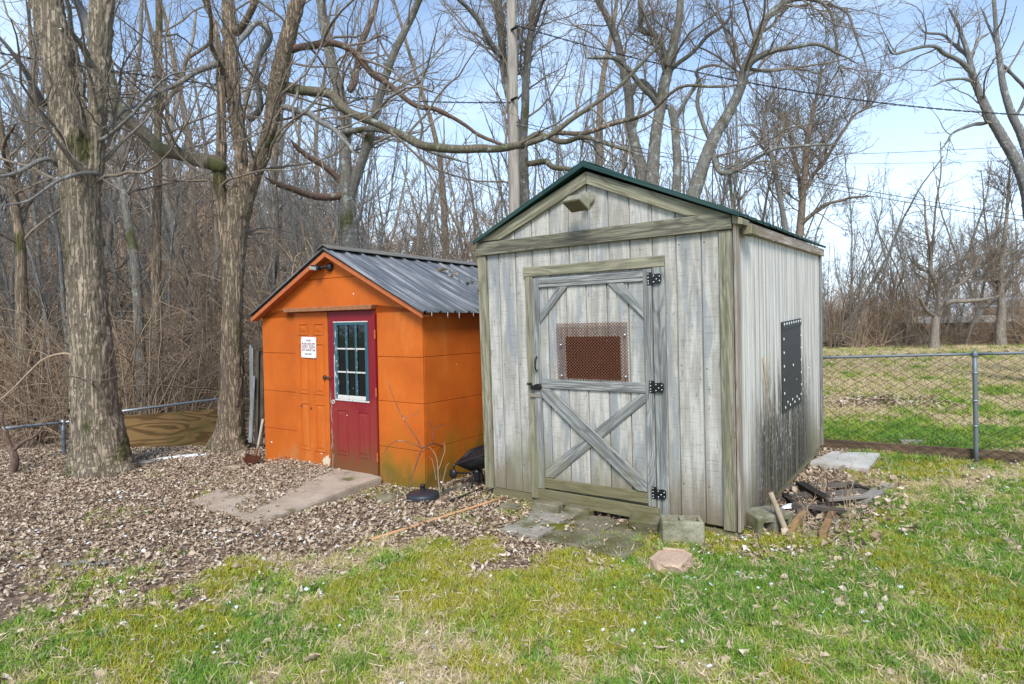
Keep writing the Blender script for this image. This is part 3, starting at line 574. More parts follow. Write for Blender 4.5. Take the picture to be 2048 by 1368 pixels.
# rake fascia
for s, ex in ((-1,-.075), (1,2.895)):
    ez = RZ_-.02-abs(ex-1.41)*.5
    prism('rake_fascia', [(1.41,RZ_-.085), (1.41,RZ_-.025), (ex,ez), (ex,ez-.055)], -.115, -.09, ORT, hut, L=(1,0,-.5*s), bev=.003)
    prism('soffit', [(1.41,RZ_-.066), (1.41,RZ_-.05), (ex,ez-.024), (ex,ez-.040)], -.0895, -.003, ORT, hut, L=(1,0,-.5*s), bev=0)
DARKROOF = roof_mat('roof_dark_metal', (.085,.096,.11), (.33,.335,.335), hut, .75)
oroof = thing('roof', None, None); oroof.parent = hut
ribbed('roof_sheet', 1.41, RZ_+.005, -.10, RZ_+.01-1.51*.5, -.14, Do+.1, .235, DARKROOF, oroof, .024, .045); ribbed('roof_sheet', 1.41, RZ_+.005, 2.93, RZ_+.005-1.52*.5, -.14, Do+.1, .235, DARKROOF, oroof, .024, .045)
RIDGE = roof_mat('ridge_cap_weathered', (.13,.12,.10), (.27,.25,.21), hut, .6)
for s in (-1, 1): prism('ridge_cap', [(1.41,RZ_+.045), (1.41+s*.11,RZ_-.005), (1.41+s*.11,RZ_+.003), (1.41,RZ_+.055)], -.145, Do+.1, RIDGE, oroof, L=(0,1,0), bev=0)
for i in range(5): rod('icicle', (2.925, .0+.22*i+.03*(i % 2), 1.885), (2.925, .0+.22*i+.03*(i % 2), 1.84-.012*(i % 3)), .004, SNOW, oroof, 6, .001)
# doors of the orange shed
od = prism('orange_door', rect(.688, 1.303, .085, 1.93), -.016, .018, ORA, hut, bev=.004, label='orange six panel door leaf on the left')
def moulding(x0, x1, z0, z1, par, mat, w=.020, d=.008, y=-.016):
    for k, (a, b) in enumerate((((x0,z0),(x1,z0)), ((x1,z0),(x1,z1)), ((x1,z1),(x0,z1)), ((x0,z1),(x0,z0)))):
        i = {0:(0,w), 1:(-w,0), 2:(0,-w), 3:(w,0)}[k]
        if k % 2 == 0: pts = [a, b, (b[0]+(-w if k == 0 else w), b[1]+i[1]), (a[0]+(w if k == 0 else -w), a[1]+i[1])]
        else: pts = [a, b, (b[0]+i[0], b[1]+(-w if k == 1 else w)), (a[0]+i[0], a[1]+(w if k == 1 else -w))]
        prism('moulding', pts, y-d, y-.0002, mat, par, bev=.0035, L=(b[0]-a[0], 0, b[1]-a[1]))
def raised(x0, x1, z0, z1, par, mat, y=-.016):
    bm = bmesh.new(); e = .022; f = .006
    vs = [bm.verts.new(q) for q in ((x0,y-.0005,z0), (x1,y-.0005,z0), (x1,y-.0005,z1), (x0,y-.0005,z1), (x0+e,y-f,z0+e), (x1-e,y-f,z0+e), (x1-e,y-f,z1-e), (x0+e,y-f,z1-e))]
    for q in ((4,5,6,7), (0,1,5,4), (1,2,6,5), (2,3,7,6), (3,0,4,7)): bm.faces.new([vs[i] for i in q])
    bmesh.ops.recalc_face_normals(bm, faces=bm.faces); bm.normal_update(); set_uv(bm, (0,0,1)); obj('raised_panel', bm_mesh('raised_panel', bm, mat), par)
for cx0, cx1 in ((.765,.945), (1.045,1.235)):
    for z0_, z1_ in ((1.655,1.80), (.945,1.56), (.26,.84)): moulding(cx0, cx1, z0_, z1_, od, ORA); raised(cx0+.035, cx1-.035, z0_+.035, z1_-.035, od, ORA)
rod('nail', (.80,-.01,.80), (.80,-.03,.795), .012, RUST, od, 6); rod('nail', (.98,-.01,.78), (.98,-.03,.775), .012, RUST, od, 6)
prism('dark_gap_strip', rect(1.307, 1.327, .06, 1.93), -.004, .018, INKB, hut, bev=0)  # near-black strip standing in for the shaded gap between the door leaves
rd = thing('red_door', None, None); rd.parent = hut; rd['label'] = 'crimson half glazed door with a green stained foot'
wx0, wx1, wz0, wz1 = 1.435, 1.995, .918, 1.795
for pts, L_ in ((rect(1.33, wx0, .07, 1.925), (0,0,1)), (rect(wx1, 2.105, .07, 1.925), (0,0,1)), (rect(wx0+.0005, wx1-.0005, wz1, 1.925), (1,0,0)), (rect(wx0+.0005, wx1-.0005, .07, wz0), (0,0,1))): prism('door_slab', pts, -.020, .016, RED, rd, bev=0, L=L_)
for cx0, cx1 in ((1.43,1.63), (1.79,1.99)): moulding(cx0, cx1, .27, .80, rd, RED, .018, .007, -.020); raised(cx0+.035, cx1-.035, .305, .765, rd, RED, -.020)
PW = peel_mat('peeling_white_paint', (.62,.60,.55), (.06,.13,.15), .62); PT = peel_mat('peeling_teal_paint', (.03,.10,.13), (.55,.57,.55), .68); PTM = peel_mat('peeling_mixed_paint', (.05,.12,.145), (.60,.60,.57), .58)
wf = thing('window_frame', None, None); wf.parent = rd
fr = .045
for pts, L_, m_ in ((rect(wx0, wx0+fr, wz0, wz1), (0,0,1), PTM), (rect(wx1-fr, wx1, wz0, wz1), (0,0,1), PT), (rect(wx0+fr, wx1-fr, wz1-fr*.7, wz1), (1,0,0), PT), (rect(wx0+fr, wx1-fr, wz0, wz0+fr), (1,0,0), PW)): prism('frame_bar', pts, -.032, -.004, m_, rd, bev=.004, L=L_)
prism('frame_lip', rect(wx0-.008, wx1+.008, wz1+.001, wz1+.014), -.036, -.021, PW, rd, bev=.003, L=(1,0,0)); prism('frame_lip', rect(wx0-.006, wx1+.006, wz0-.02, wz0-.001), -.030, -.021, PW, rd, bev=.003, L=(1,0,0))
prism('frame_lip', rect(wx0-.012, wx0-.001, wz0, wz0+.5), -.028, -.021, PW, rd, bev=.003)
bpy.data.objects.remove(wf)
ix0, ix1, iz0, iz1 = wx0+fr, wx1-fr, wz0+fr, wz1-fr*.7
for i in (1, 2):
    xm = ix0+(ix1-ix0)*i/3; prism('muntin', rect(xm-.009, xm+.009, iz0, iz1), -.030, -.010, PT, rd, bev=.004); prism('muntin', rect(xm+.0095, xm+.016, iz0, iz1), -.026, -.010, PTM, rd, bev=.002)
    zm = iz0+(iz1-iz0)*i/3; prism('muntin', rect(ix0, ix1, zm-.009, zm+.009), -.0285, -.0115, PW, rd, bev=.003, L=(1,0,0))
GL = NT('dark_window_glass'); GL.b.inputs['Roughness'].default_value = .06; GL.b.inputs['Specular IOR Level'].default_value = .5; GL.b.inputs['Base Color'].default_value = (.006,.008,.007,1); GL.bump(GL.noise(GL.coord(scale=(5,5,5)), 1, 2), .15, .01)
for i in range(3):
    for j in range(3):
        a = ix0+(ix1-ix0)*i/3; b = ix0+(ix1-ix0)*(i+1)/3; c = iz0+(iz1-iz0)*j/3; d = iz0+(iz1-iz0)*(j+1)/3
        prism('pane', rect(a+.001, b-.001, c+.001, d-.001), -.008, -.004, GL.m, rd, bev=0)
V, Qb = lathe_np([(.012,-.004), (.014,.006), (.024,.008), (.027,0)], 20); V = V@Rx(PI/2).T; obj('knob_ring', mesh_np('knob_ring', V+np.array([1.389,-.021,.876]), Qb, simple('knob_ring_cream', (.5,.47,.4), .5)), rd)
V, Qb = lathe_np([(1e-4,.002), (.014,.002), (.014,0)], 16); obj('knob_hole', mesh_np('knob_hole', V@Rx(PI/2).T+np.array([1.389,-.0205,.876]), Qb, BLACK), rd)
prism('hasp', rect(1.245, 1.375, 1.143, 1.168), -.034, -.0215, simple('rusty_hasp', (.12,.05,.03), .7, .3), rd, bev=.003, L=(1,0,0))
V, Qb = lathe_np([(1e-4,.02), (.02,.018), (.025,0), (.018,-.01)], 12); obj('hasp_staple', mesh_np('hasp_staple', V@Rx(PI/2).T+np.array([1.255,-.03,1.16]), Qb, simple('rusty_staple', (.10,.04,.03), .7, .3)), rd)
for zc in (1.66, 1.02, .3): prism('hinge', rect(2.100, 2.116, zc-.05, zc+.05), -.028, -.0205, ORT, rd, bev=.002)
# security light
cam_ = thing('security_light', 'small black twin head security light under the orange gable peak', 'lamp', MO)
V, Qb = lathe_np([(.052,0), (.048,.03), (.035,.045), (1e-4,.045)], 20); obj('mount', mesh_np('mount', V@Rx(PI/2).T+np.array([1.375,-.004,2.445]), Qb, BLACKPL), cam_)
rod('arm', (1.36,-.045,2.45), (1.28,-.09,2.44), .012, BLACKPL, cam_)
bm = bmesh.new(); obox_bm(bm, (1.235,-.10,2.44), Rz(.25)@Ry(.12), (.055,.04,.028), .008); hd = obj('lamp_head', bm_mesh('lamp_head', bm, BLACKPL), cam_)
bm = bmesh.new(); obox_bm(bm, (1.23,-.142,2.43), Rz(.25)@Ry(.12)@Rx(.5), (.045,.004,.018), .001); obj('lens', bm_mesh('lens', bm, simple('pale_lens', (.55,.55,.48), .3)), hd)
# sign
sg = thing('warning_sign', 'white metal warning sign reading DANGER EXPLOSIVES KEEP AWAY on the orange door', 'sign', MO)
bm = bmesh.new(); prism_bm(bm, [(-.14,-.117), (-.13,-.125), (.13,-.125), (.14,-.117), (.14,.117), (.13,.125), (-.13,.125), (-.14,.117)], -.003, .003, bev=.001); pl = obj('plate', bm_mesh('plate', bm, WHITEP), sg)
pl.rotation_euler = (.0,.02,0); pl.location = (.972,-.030,1.508)
def text(s, cx, cz, h, wd, mat, par, y=-.0045, ext=.0008):
    cu = bpy.data.curves.new('lettering', 'FONT'); cu.body = s; cu.size = 1; cu.align_x = 'CENTER'; cu.align_y = 'CENTER'; cu.extrude = 0; cu.offset = .004; cu.materials.append(mat)
    o = bpy.data.objects.new('lettering', cu); link(o, par); bpy.context.view_layer.update()
    dx_, dz2 = o.dimensions[0], o.dimensions[1]; o.scale = (wd/max(dx_, .1), h/max(dz2, .1), 1); o.rotation_euler = (PI/2, 0, 0); o.location = (cx, y, cz)
    bpy.context.view_layer.update(); me = bpy.data.meshes.new_from_object(o.evaluated_get(bpy.context.evaluated_depsgraph_get())); o2 = bpy.data.objects.new('lettering', me); o2.location = o.location; o2.rotation_euler = o.rotation_euler; o2.scale = o.scale
    bpy.data.objects.remove(o); link(o2, par); return o2
text('DANGER', .0, .082, .022, .088, INKB, pl); text('EXPLOSIVES', 0, .0, .10, .245, INKR, pl); text('KEEP AWAY', 0, -.082, .024, .135, INKB, pl)
for bx in (-.122, .122):
    for bz in (-.108, .108):
        V, Qb = lathe_np([(1e-4,.002), (.005,.001), (.006,0)], 8); obj('screw', mesh_np('screw', V@Rx(PI/2).T+np.array([bx,-.003,bz]), Qb, BLACK), pl)
# ------------------------------------------------------------------ tree growth
def interp_path(P, R, par, t):
    """P [B,n,3]; par [m] row index; t [m] in 0..1 -> pos, tangent, radius"""
    n = P.shape[1]; u = np.clip(t, 0, .9999)*(n-1); i = u.astype(int); f = (u-i)[:,None]
    a, b = P[par, i], P[par, i+1]; T_ = b-a; T_ /= np.linalg.norm(T_, axis=1, keepdims=True)+1e-9
    return a*(1-f)+b*f, T_, R[par, i]*(1-f[:,0])+R[par, i+1]*f[:,0]
def grow(rg, P, R, L, perm, t0, ang, lr, lmax, rr_, n, wig, up, rmin, lmin=.05, t1=1.):
    B = len(L); cnt = rg.poisson(np.maximum(L*perm*(t1-t0), 0)); cnt[(cnt == 0) & (L > .25)] = 1
    par = np.repeat(np.arange(B), cnt)
    if not len(par): return None
    t = t0+(t1-t0)*rg.random(len(par)); p, tg, r = interp_path(P, R, par, t)
    rand = rg.normal(size=(len(par),3)); side = rand-(rand*tg).sum(1, keepdims=True)*tg; side /= np.linalg.norm(side, axis=1, keepdims=True)+1e-9
    a = np.radians(rg.uniform(ang[0], ang[1], len(par)))[:,None]; d = tg*np.cos(a)+side*np.sin(a); d[:,2] += up*.6; d /= np.linalg.norm(d, axis=1, keepdims=True)
    ln = np.minimum(L[par]*rg.uniform(lr[0], lr[1], len(par)), lmax)*(1.1-.55*t); ln = np.maximum(ln, lmin)
    rad = np.minimum(r*rg.uniform(.45, .75, len(par)), np.maximum(ln*rr_, rmin)); 
    return walk(rg, p, d, ln, rad, n, wig, up, rmin)
def walk(rg, p, d, ln, rad, n, wig, up, rmin):
    m = len(ln); P = np.empty((m, n, 3)); P[:,0] = p; step = (ln/(n-1))[:,None]; d = d.copy()
    for i in range(1, n):
        d = d+rg.normal(size=(m,3))*wig; d[:,2] += up/(n-1); d /= np.linalg.norm(d, axis=1, keepdims=True); P[:,i] = P[:,i-1]+d*step
    tt = np.linspace(0, 1, n)[None]; R = np.maximum(rad[:,None]*(1-.75*tt**1.1), rmin*(1-.35*tt)); return P, R, ln
def crown(rg, paths, levels, acc):
    """paths: list of (P[n,3],R[n]) parents; adds all child levels to acc"""
    nn = 16; P = np.array([catmull(p, nn) for p, r in paths]); R = np.array([np.interp(np.linspace(0,1,nn), np.linspace(0,1,len(r)), r) for p, r in paths])
    L = np.linalg.norm(np.diff(P, axis=1), axis=2).sum(1)
    for lv in levels:
        g = grow(rg, P, R, L, *lv['g'])
        if g is None: break
        P, R, L = g; acc.tube(P, R, lv['k'])
HERO = lambda r=1., up=.25, dens=1., lm=2.8: [
    dict(g=(4.7*dens, .06, (32,78), (.3,.75), lm, .011, 9, .20, up, .0058*r), k=5),
    dict(g=(4.8*dens, .06, (25,68), (.35,.75), 1.3, .008, 6, .20, up*.6, .0040*r), k=4),
    dict(g=(5.0*dens, .10, (25,60), (.3,.65), .5, .008, 4, .20, up*.5, .0031*r), k=3),
    dict(g=(3.6*dens, .1, (25,55), (.3,.6), .2, .01, 2, .2, up*.5, .0026*r), k=3)]
def wpath(spec, Z, dz=0., rg=rng, jit=.0):
    """spec rows (px, py, width_px) at distance Z, the far end dz metres deeper"""
    pts = []; rad = []; n = len(spec)
    for i, s in enumerate(spec):
        z = Z+dz*i/(n-1)+(s[3] if len(s) > 3 else 0); pts.append(W(s[0], s[1], z)); rad.append(s[2]*.5/FPX*z)
    P = np.array(pts); R = np.array(rad); m = max(8, n*4)
    Pc = catmull(P, m); Rc = np.interp(np.linspace(0, n-1, m), np.arange(n), R)
    if jit: Pc[1:] += (np.stack([vnoise(Pc[1:]*2.1+k*31) for k in range(3)], -1)-.5)*jit
    return Pc, Rc
def trunk_mesh(name, paths, mat, base, k=56, step=.03, amp=1., flare=.45, lobes=5, ph=0.):
    acc = Acc()
    for P, R in paths:
        L = np.linalg.norm(np.diff(P, axis=0), axis=1).sum(); n = max(10, int(L/step)); P2 = catmull(P, n); R2 = np.interp(np.linspace(0,1,n), np.linspace(0,1,len(R)), R)
        V, Qd = tubes(P2[None], R2[None], k); V = V.reshape(n, k, 3); dirn = V-P2[:,None]; rr2 = np.linalg.norm(dirn, axis=2, keepdims=True); dirn = dirn/rr2
        s = np.linspace(0, L, n)[:,None]; th = np.arange(k)[None]*2*PI/k
        q = np.stack([np.cos(th)*R2[:,None]*26+0*s, np.sin(th)*R2[:,None]*26+0*s, s*6.5+0*th], -1)
        a = fbm(q*1.25+ph, 3); rid = 1-np.abs(a-.5)*4; rid = np.clip(rid, -1, 1)
        b = fbm(np.stack([np.cos(th)*1.3+0*s, np.sin(th)*1.3+0*s, s*1.1+0*th], -1)+ph+40, 2)-.5
        h = np.maximum(P2[:,2]-base, 0)[:,None]
        fl = flare*np.exp(-h/.22)*(.55+.45*np.cos(lobes*th+ph+.6*np.sin(2*th)))
        rn = R2[:,None]*(1+fl+.22*b)-amp*np.minimum(.022, R2[:,None]*.12)*rid
        V = P2[:,None]+dirn*rn[...,None]; acc.add(V.reshape(-1,3), Qd)
    return acc.mesh(name, mat)
def hero(name, label, cat, Z, trunks, limbs, bark, levels, seed, limb_mat=None, twig=None, k=40, amp=1., flare=.4, twig_from=0., dens_trunk=None, group=None, extra=True):
    rg = np.random.default_rng(seed); base = W(trunks[0][0][0], trunks[0][0][1], Z); bz = float(T(base[0], base[1]))
    root = thing(name, label, cat, Matrix.Translation(Vector((base[0], base[1], bz))), group); off = np.array([base[0], base[1], bz])
    TP = []
    for sp in trunks:
        dz = 0
        if isinstance(sp, tuple): sp, dz = sp
        TP.append(wpath(sp, Z, dz, jit=.03))
    # sink the base a little into the ground
    P0, R0 = TP[0]
    if P0[0,2] > bz-.1: P0 = np.concatenate([[[P0[0,0], P0[0,1], bz-.12]], P0]); R0 = np.concatenate([[R0[0]], R0]); TP[0] = (P0, R0)
    me = trunk_mesh('trunk', [(p-off, r) for p, r in TP], bark, 0., k=k, amp=amp, flare=flare, ph=seed*1.7); o = obj('trunk', me, root)
    par = []
    for P, R in TP[1:] if len(TP) > 1 else []: par.append((P, R))
    if dens_trunk or len(TP) == 1:
        P, R = TP[0]; n = len(P); s = int(n*(dens_trunk or .45)); par.append((P[s:], R[s:]))
    for sp in limbs:
        m_ = limb_mat or bark; dz = 0
        if isinstance(sp, tuple):
            dz = sp[1]; m_ = sp[2] if len(sp) > 2 else m_; sp = sp[0]
        P, R = wpath(sp, Z, dz, jit=.16); par.append((P, R))
        n = len(P)*3; P2 = catmull(P, n); R2 = np.interp(np.linspace(0,1,n), np.linspace(0,1,len(R)), R)*np.interp(np.linspace(0,1,n), [0,.88,1.], [1,1,.25])
        d0 = (P2[0]-P2[1])/np.linalg.norm(P2[0]-P2[1]); P2 = np.concatenate([[P2[0]+d0*R2[0]*.8], [P2[0]+d0*R2[0]*.5], P2]); R2 = np.concatenate([[R2[0]*.05], [R2[0]*.75], R2])
        V, Qd = tubes((P2-off)[None], R2[None]*(1+.25*(vnoise(P2*6)-.5))[None], 10); obj('limb', mesh_np('limb', V, Qd, m_), root)
    if levels:
        acc = Acc(); crown(rg, [(p-off, r) for p, r in par], levels, acc)
        if acc.V: t_ = obj('twigs', acc.mesh('twigs', twig or BARK_TW), root); t_['kind'] = 'stuff'
    return root
# T1: big double trunk at the left
hero('double_trunk_tree', 'massive furrowed double trunk tree nearest the left fence post', 'tree', 7.6,
 [[(203,945,124),(200,900,108),(190,820,90),(182,700,78),(176,600,74),(166,480,72),(157,380,70),(146,290,64),(133,215,58),(116,110,58),(99,20,56),(84,-80,58),(66,-230,50),(45,-420,40),(20,-650,26)],
  ([(172,450,50),(180,370,42),(189,285,36),(197,205,36),(200,110,42),(206,10,46),(216,-60,44),(232,-140,46),(250,-320,36),(262,-520,24)], .3)],
 [([(198,110,20,.28),(182,62,18,.28),(160,20,16,.3),(130,-30,14,.3),(70,-140,10,.3)], .6), ([(88,205,15),(62,160,11),(30,118,9),(-20,60,6),(-80,10,4)], -1.),
  ([(118,330,9),(88,212+100,9),(40,332,8),(5,345,6),(-50,360,4)], -.8), ([(210,30,24,.25),(236,-60,22,.2),(252,-160,18),(275,-300,12)], .5),
  ([(188,345,9),(160,352,8),(120,368,6),(60,402,5),(0,410,3)], -1.), ([(200,280,8),(225,262,7),(262,228,6),(300,196,5),(345,165,4),(390,148,3)], -.6),
  ([(190,850,5),(192,800,5),(188,765,5),(165,738,5),(135,714,4.5),(95,722,4),(55,752,4),(20,790,3.5),(-20,830,3)], -.25, BRUSH),
  ([(182,130,14),(160,80,11),(140,45,9),(100,-20,6)], -1.)],
 BARK_BIG, HERO(1., .15, .52, 2.2), 101, limb_mat=BARK_PALE, k=72, amp=1.25, flare=.20)
# T2: multi stem tree beside it
hero('forked_tree', 'brown forked tree with mossy limb growing just left of the orange shed', 'tree', 8.9,
 [[(458,900,76),(460,860,56),(462,780,45),(464,690,42),(465,600,42),(469,500,47),(476,420,52),(482,380,46)],
  ([(474,440,30),(481,370,28),(483,310,25),(476,250,30),(466,180,30),(459,100,28),(457,20,26),(455,-80,22),(450,-260,16),(452,-450,10)], .5),
  ([(482,440,34),(500,370,34),(522,310,31),(540,255,28),(548,200,33),(560,140,31),(574,80,31),(594,10,29),(620,-100,24),(655,-280,16),(690,-430,9)], -.5),
  ([(452,520,20),(443,430,20),(438,350,24),(443,280,20),(444,200,18),(440,130,16),(428,60,12),(414,10,10),(400,-60,8)], .2)],
 [([(438,334,30),(408,326,29),(370,314,27),(330,296,26),(290,274,25),(255,240,24),(232,200,21),(218,160,18),(205,110,14),(196,50,10)], 1.4, BARK_MOSS),
  ([(552,190,20),(580,172,21),(625,174,20),(665,190,19),(700,224,17),(745,246,16),(795,272,16),(830,291,17),(880,299,17),(940,304,16),(990,300,16),(1035,290,14),(1090,270,12),(1150,240,10),(1215,190,8),(1280,125,6),(1340,65,4),(1400,0,3)], -1.3, BARK_MOSS),
  ([(574,92,16),(606,84,15),(650,82,13),(688,102,13),(725,132,12),(770,170,11),(830,204,10),(890,224,9),(950,250,7),(1010,296,6),(1040,300,5)], .8, BARK_RED),
  ([(440,128,14),(405,144,11),(362,160,9),(322,176,8),(290,205,7),(250,226,6),(222,262,6),(192,320,5),(160,345,4),(105,362,3)], -1.2, BARK_PALE),
  ([(1035,290,13),(1085,276,12),(1130,282,11),(1175,281,9),(1230,292,7),(1290,322,5)], -1.3, BARK_MOSS),
  ([(545,210,14),(580,212,13),(615,222,12),(650,250,10),(690,292,8),(720,320,5)], -1.2, BARK_PALE),
  ([(500,232,14),(520,215,13),(522,170,12),(518,110,12),(535,70,12),(512,48,12),(492,70,11),(470,100,10)], -.8, BARK_PALE),
  ([(470,60,16),(490,35,14),(505,0,12),(515,-60,9)], -.4),
  ([(1100,268,10),(1170,262,9),(1225,248,8),(1290,224,7),(1350,188,6),(1420,172,5),(1500,150,3)], -1.3),
  ([(452,150,10),(430,100,9),(418,40,8),(412,-30,7)], -1.)],
 BARK_2, HERO(1., .25, .56, 2.0), 102, k=64, amp=1.2, flare=.32)
hero('lichen_tree', 'mossy dark trunk forking into pale lichened stems behind orange shed roof', 'tree', 11.5,
 [[(708,640,44),(706,560,40),(702,490,37),(696,430,34),(692,380,32),(692,350,28)],
  ([(692,370,24),(690,300,24),(692,240,22),(680,190,22),(664,130,22),(650,60,20),(640,-10,18),(632,-100,14),(620,-240,9)], .5),
  ([(700,400,20),(716,340,20),(734,290,18),(752,220,16),(772,150,16),(794,95,15),(820,40,14),(846,-20,13),(890,-110,9),(930,-200,6)], -.4)],
 [([(690,392,18),(665,392,15),(630,390,14),(595,384,13),(560,368,12),(530,353,8)], -.9, BARK_RED),
  ([(684,372,14),(664,345,13),(640,325,12),(610,308,11),(585,290,9),(570,272,6)], -.6, BARK_RED),
  ([(690,260,12),(720,255,11),(770,262,10),(850,300,8),(940,330,6)], -1.), ([(700,180,14),(715,120,13),(735,60,12),(755,0,9),(765,-60,6)], .9, BARK_RED)],
 BARK_LI, HERO(1.1, .35, .68, 2.4), 103, k=40, amp=.9, flare=.3)
hero('pole_side_tree', 'slim two stemmed brown tree rising directly behind the utility pole', 'tree', 15.5,
 [[(1052,620,30),(1050,520,28),(1048,430,26),(1046,340,24),(1044,270,22)],
  ([(1044,290,18),(1028,230,18),(1012,160,17),(1004,80,16),(996,0,15),(986,-90,11),(970,-220,7)], .4),
  ([(1044,290,18),(1050,220,17),(1052,160,16),(1058,90,15),(1066,20,13),(1074,-60,10),(1090,-200,6)], -.4)],
 [([(1000,110,12),(975,70,10),(945,25,9),(915,0,7),(880,-40,5)], -1.), ([(1060,60,9),(1080,25,8),(1100,-10,6)], -1.), ([(1050,320,14),(1085,325,12),(1110,335,11),(1150,345,8)], -1., BARK_MOSS)],
 BARK_LI, HERO(1.3, .45, .9), 104, k=28, amp=.8, flare=.2)
GR6 = 'lichened grey trees rising behind the grey shed'
hero('lichened_tree', 'leftmost lichened grey trunk just right of the grey shed roof peak', 'tree', 14.5,
 [[(1300,520,32),(1293,430,28),(1284,350,26),(1272,300,22),(1260,245,19),(1258,190,18),(1246,130,17),(1232,76,15),(1210,26,13),(1192,-6,11),(1160,-80,7)]],
 [([(1256,200,14),(1280,150+15,12),(1310,190,12),(1330,215,11),(1344,224,10)], .2)], BARK_LI, HERO(1.2, .4, 1.1), 105, k=32, amp=.8, flare=.1, twig_from=0, dens_trunk=.35, group=GR6)
hero('lichened_tree', 'upright lichened grey trunk second from left behind the grey shed', 'tree', 14.,
 [[(1296,520,34),(1299,430,30),(1303,360,27),(1309,290,25),(1319,230,23),(1329,170,22),(1341,125,20),(1351,78,18),(1360,28,15),(1362,-40,12),(1370,-150,8)]],
 [([(1336,145,15),(1326,100,13),(1308,72,12),(1284,58,11),(1282,20,9),(1280,-30,7)], -.6), ([(1322,215,12),(1290,180,11),(1258,140,10),(1220,118,8),(1170,112,6)], -1.), ([(1334,150,9),(1372,118,8),(1420,70,7),(1468,20,5)], -.8)],
 BARK_LI, HERO(1.2, .4, 1.1), 106, k=32, amp=.8, flare=.1, dens_trunk=.5, group=GR6)
hero('lichened_tree', 'thin lichened trunk with broken knobbly top behind the grey shed', 'tree', 13.5,
 [[(1350,520,24),(1352,430,21),(1353,370,19),(1354,310,17),(1351,260,16),(1346,225,18),(1340,212,12)]],
 [([(1350,245,9),(1375,205,8),(1395,160,8),(1393,138,7),(1430,128,5),(1470,136,3)], -.5)], BARK_LI, HERO(1.2, .4, .9), 107, k=28, amp=.8, flare=.1, dens_trunk=.6, group=GR6)
hero('leaning_tree', 'lichened trunk leaning right and arching over behind the grey shed', 'tree', 13.,
 [[(1340,540,36),(1362,460,32),(1384,396,29),(1406,330,27),(1430,272,24),(1458,225,21),(1478,180,20),(1490,142,20),(1503,108,17),(1520,60,15),(1544,24,13),(1576,2,10),(1612,-3,9),(1645,6,7),(1664,34,6),(1672,80,5),(1678,128,4),(1690,154,3)]],
 [([(1489,140,17),(1510,122,13),(1535,106,11),(1570,94,9),(1620,96,7),(1670,110,5),(1720,130,3)], -.8),
  ([(1424,300,11),(1430,330,12),(1440,350,10),(1470,342,9),(1518,315,7),(1560,298,6),(1640,290,5),(1710,288,3)], -.6),
  ([(1420,280,9),(1405,240,9),(1396,200,8),(1402,160,7)], .5), ([(1655,8,6),(1690,30,5),(1705,60,4),(1716,90,3),(1740,150,2)], -.5), ([(1460,347,6),(1465,390,6),(1470,440,4)], 0)],
 BARK_LI, HERO(1.1, .15, 1.), 108, k=36, amp=.9, flare=.1, dens_trunk=.3, group=GR6)
hero('slim_tree', 'slender many forked tree at the right of the grey shed eave', 'tree', 19.,
 [[(1596,640,20),(1598,540,17),(1600,460,15),(1606,390,13),(1612,310,11),(1620,250,9),(1632,195,6),(1644,140,4)]],
 [([(1598,450,9),(1622,432,8),(1665,408,6),(1700,398,5),(1745,393,3)], -1.), ([(1610,375,8),(1640,340,7),(1672,290,6),(1704,240,5),(1735,212,4),(1760,180,3)], .5), ([(1604,400,8),(1590,330,7),(1580,270,6),(1562,215,4)], .5)],
 BARK_TW, HERO(1.5, .5, 1.3), 109, k=20, amp=.6, flare=.1, dens_trunk=.3)
hero('slim_tree', 'slender tree with curved bare stem beside the grey shed eave', 'tree', 18.,
 [[(1590,640,16),(1580,520,13),(1570,455,12),(1560,395,10),(1545,320,9),(1528,268,7),(1535,215,5),(1550,170,3)]],
 [([(1545,320,6),(1520,290,5),(1500,262,4)], .5)], BARK_PALE, HERO(1.5, .5, 1.), 110, k=20, amp=.6, flare=.1, dens_trunk=.35)
hero('right_edge_tree', 'pale bare tree leaning in from the right edge of the lawn', 'tree', 15.,
 [[(2100,700,44),(2085,560,36),(2066,440,29),(2050,370,24),(2026,312,21),(1996,262,19),(1968,206,16),(1948,158,14),(1936,110,10),(1922,66,7),(1898,16,4)]],
 [([(1948,156,11),(1918,126,9),(1886,106,8),(1842,97,6),(1796,101,5),(1762,92,3)], -.8), ([(1942,138,8),(1912,88,6),(1884,70,5),(1850,62,4),(1828,40,2)], .8), ([(1952,168,6),(1920,161,5),(1888,163,4),(1856,170,2)], -.5),
  ([(1976,244,8),(1946,247,7),(1912,260,5),(1896,282,4),(1880,304,2)], -.7), ([(1936,116,6),(1960,84,5),(1985,60,3)], 0)],
 BARK_PALE, HERO(1.3, .35, .62), 111, k=28, amp=.8, flare=.2, dens_trunk=.45)
hero('right_edge_tree', 'second bare tree cut off by the right edge of the picture', 'tree', 17.,
 [[(2120,700,36),(2095,480,28),(2062,330,20),(2040,262,16),(2018,215,14),(2004,160,12),(1997,100,10),(1991,40,8),(1984,-40,6),(1975,-120,4)]],
 [([(2000,130,7),(2030,160,6),(2070,190,5)], .4), ([(2030,240,7),(2060,180,6),(2080,120,5)], -.6), ([(1996,90,5),(1980,50,4),(1960,10,3)], .4)],
 BARK_PALE, HERO(1.4, .4, .62), 112, k=28, amp=.8, flare=.2, dens_trunk=.45)
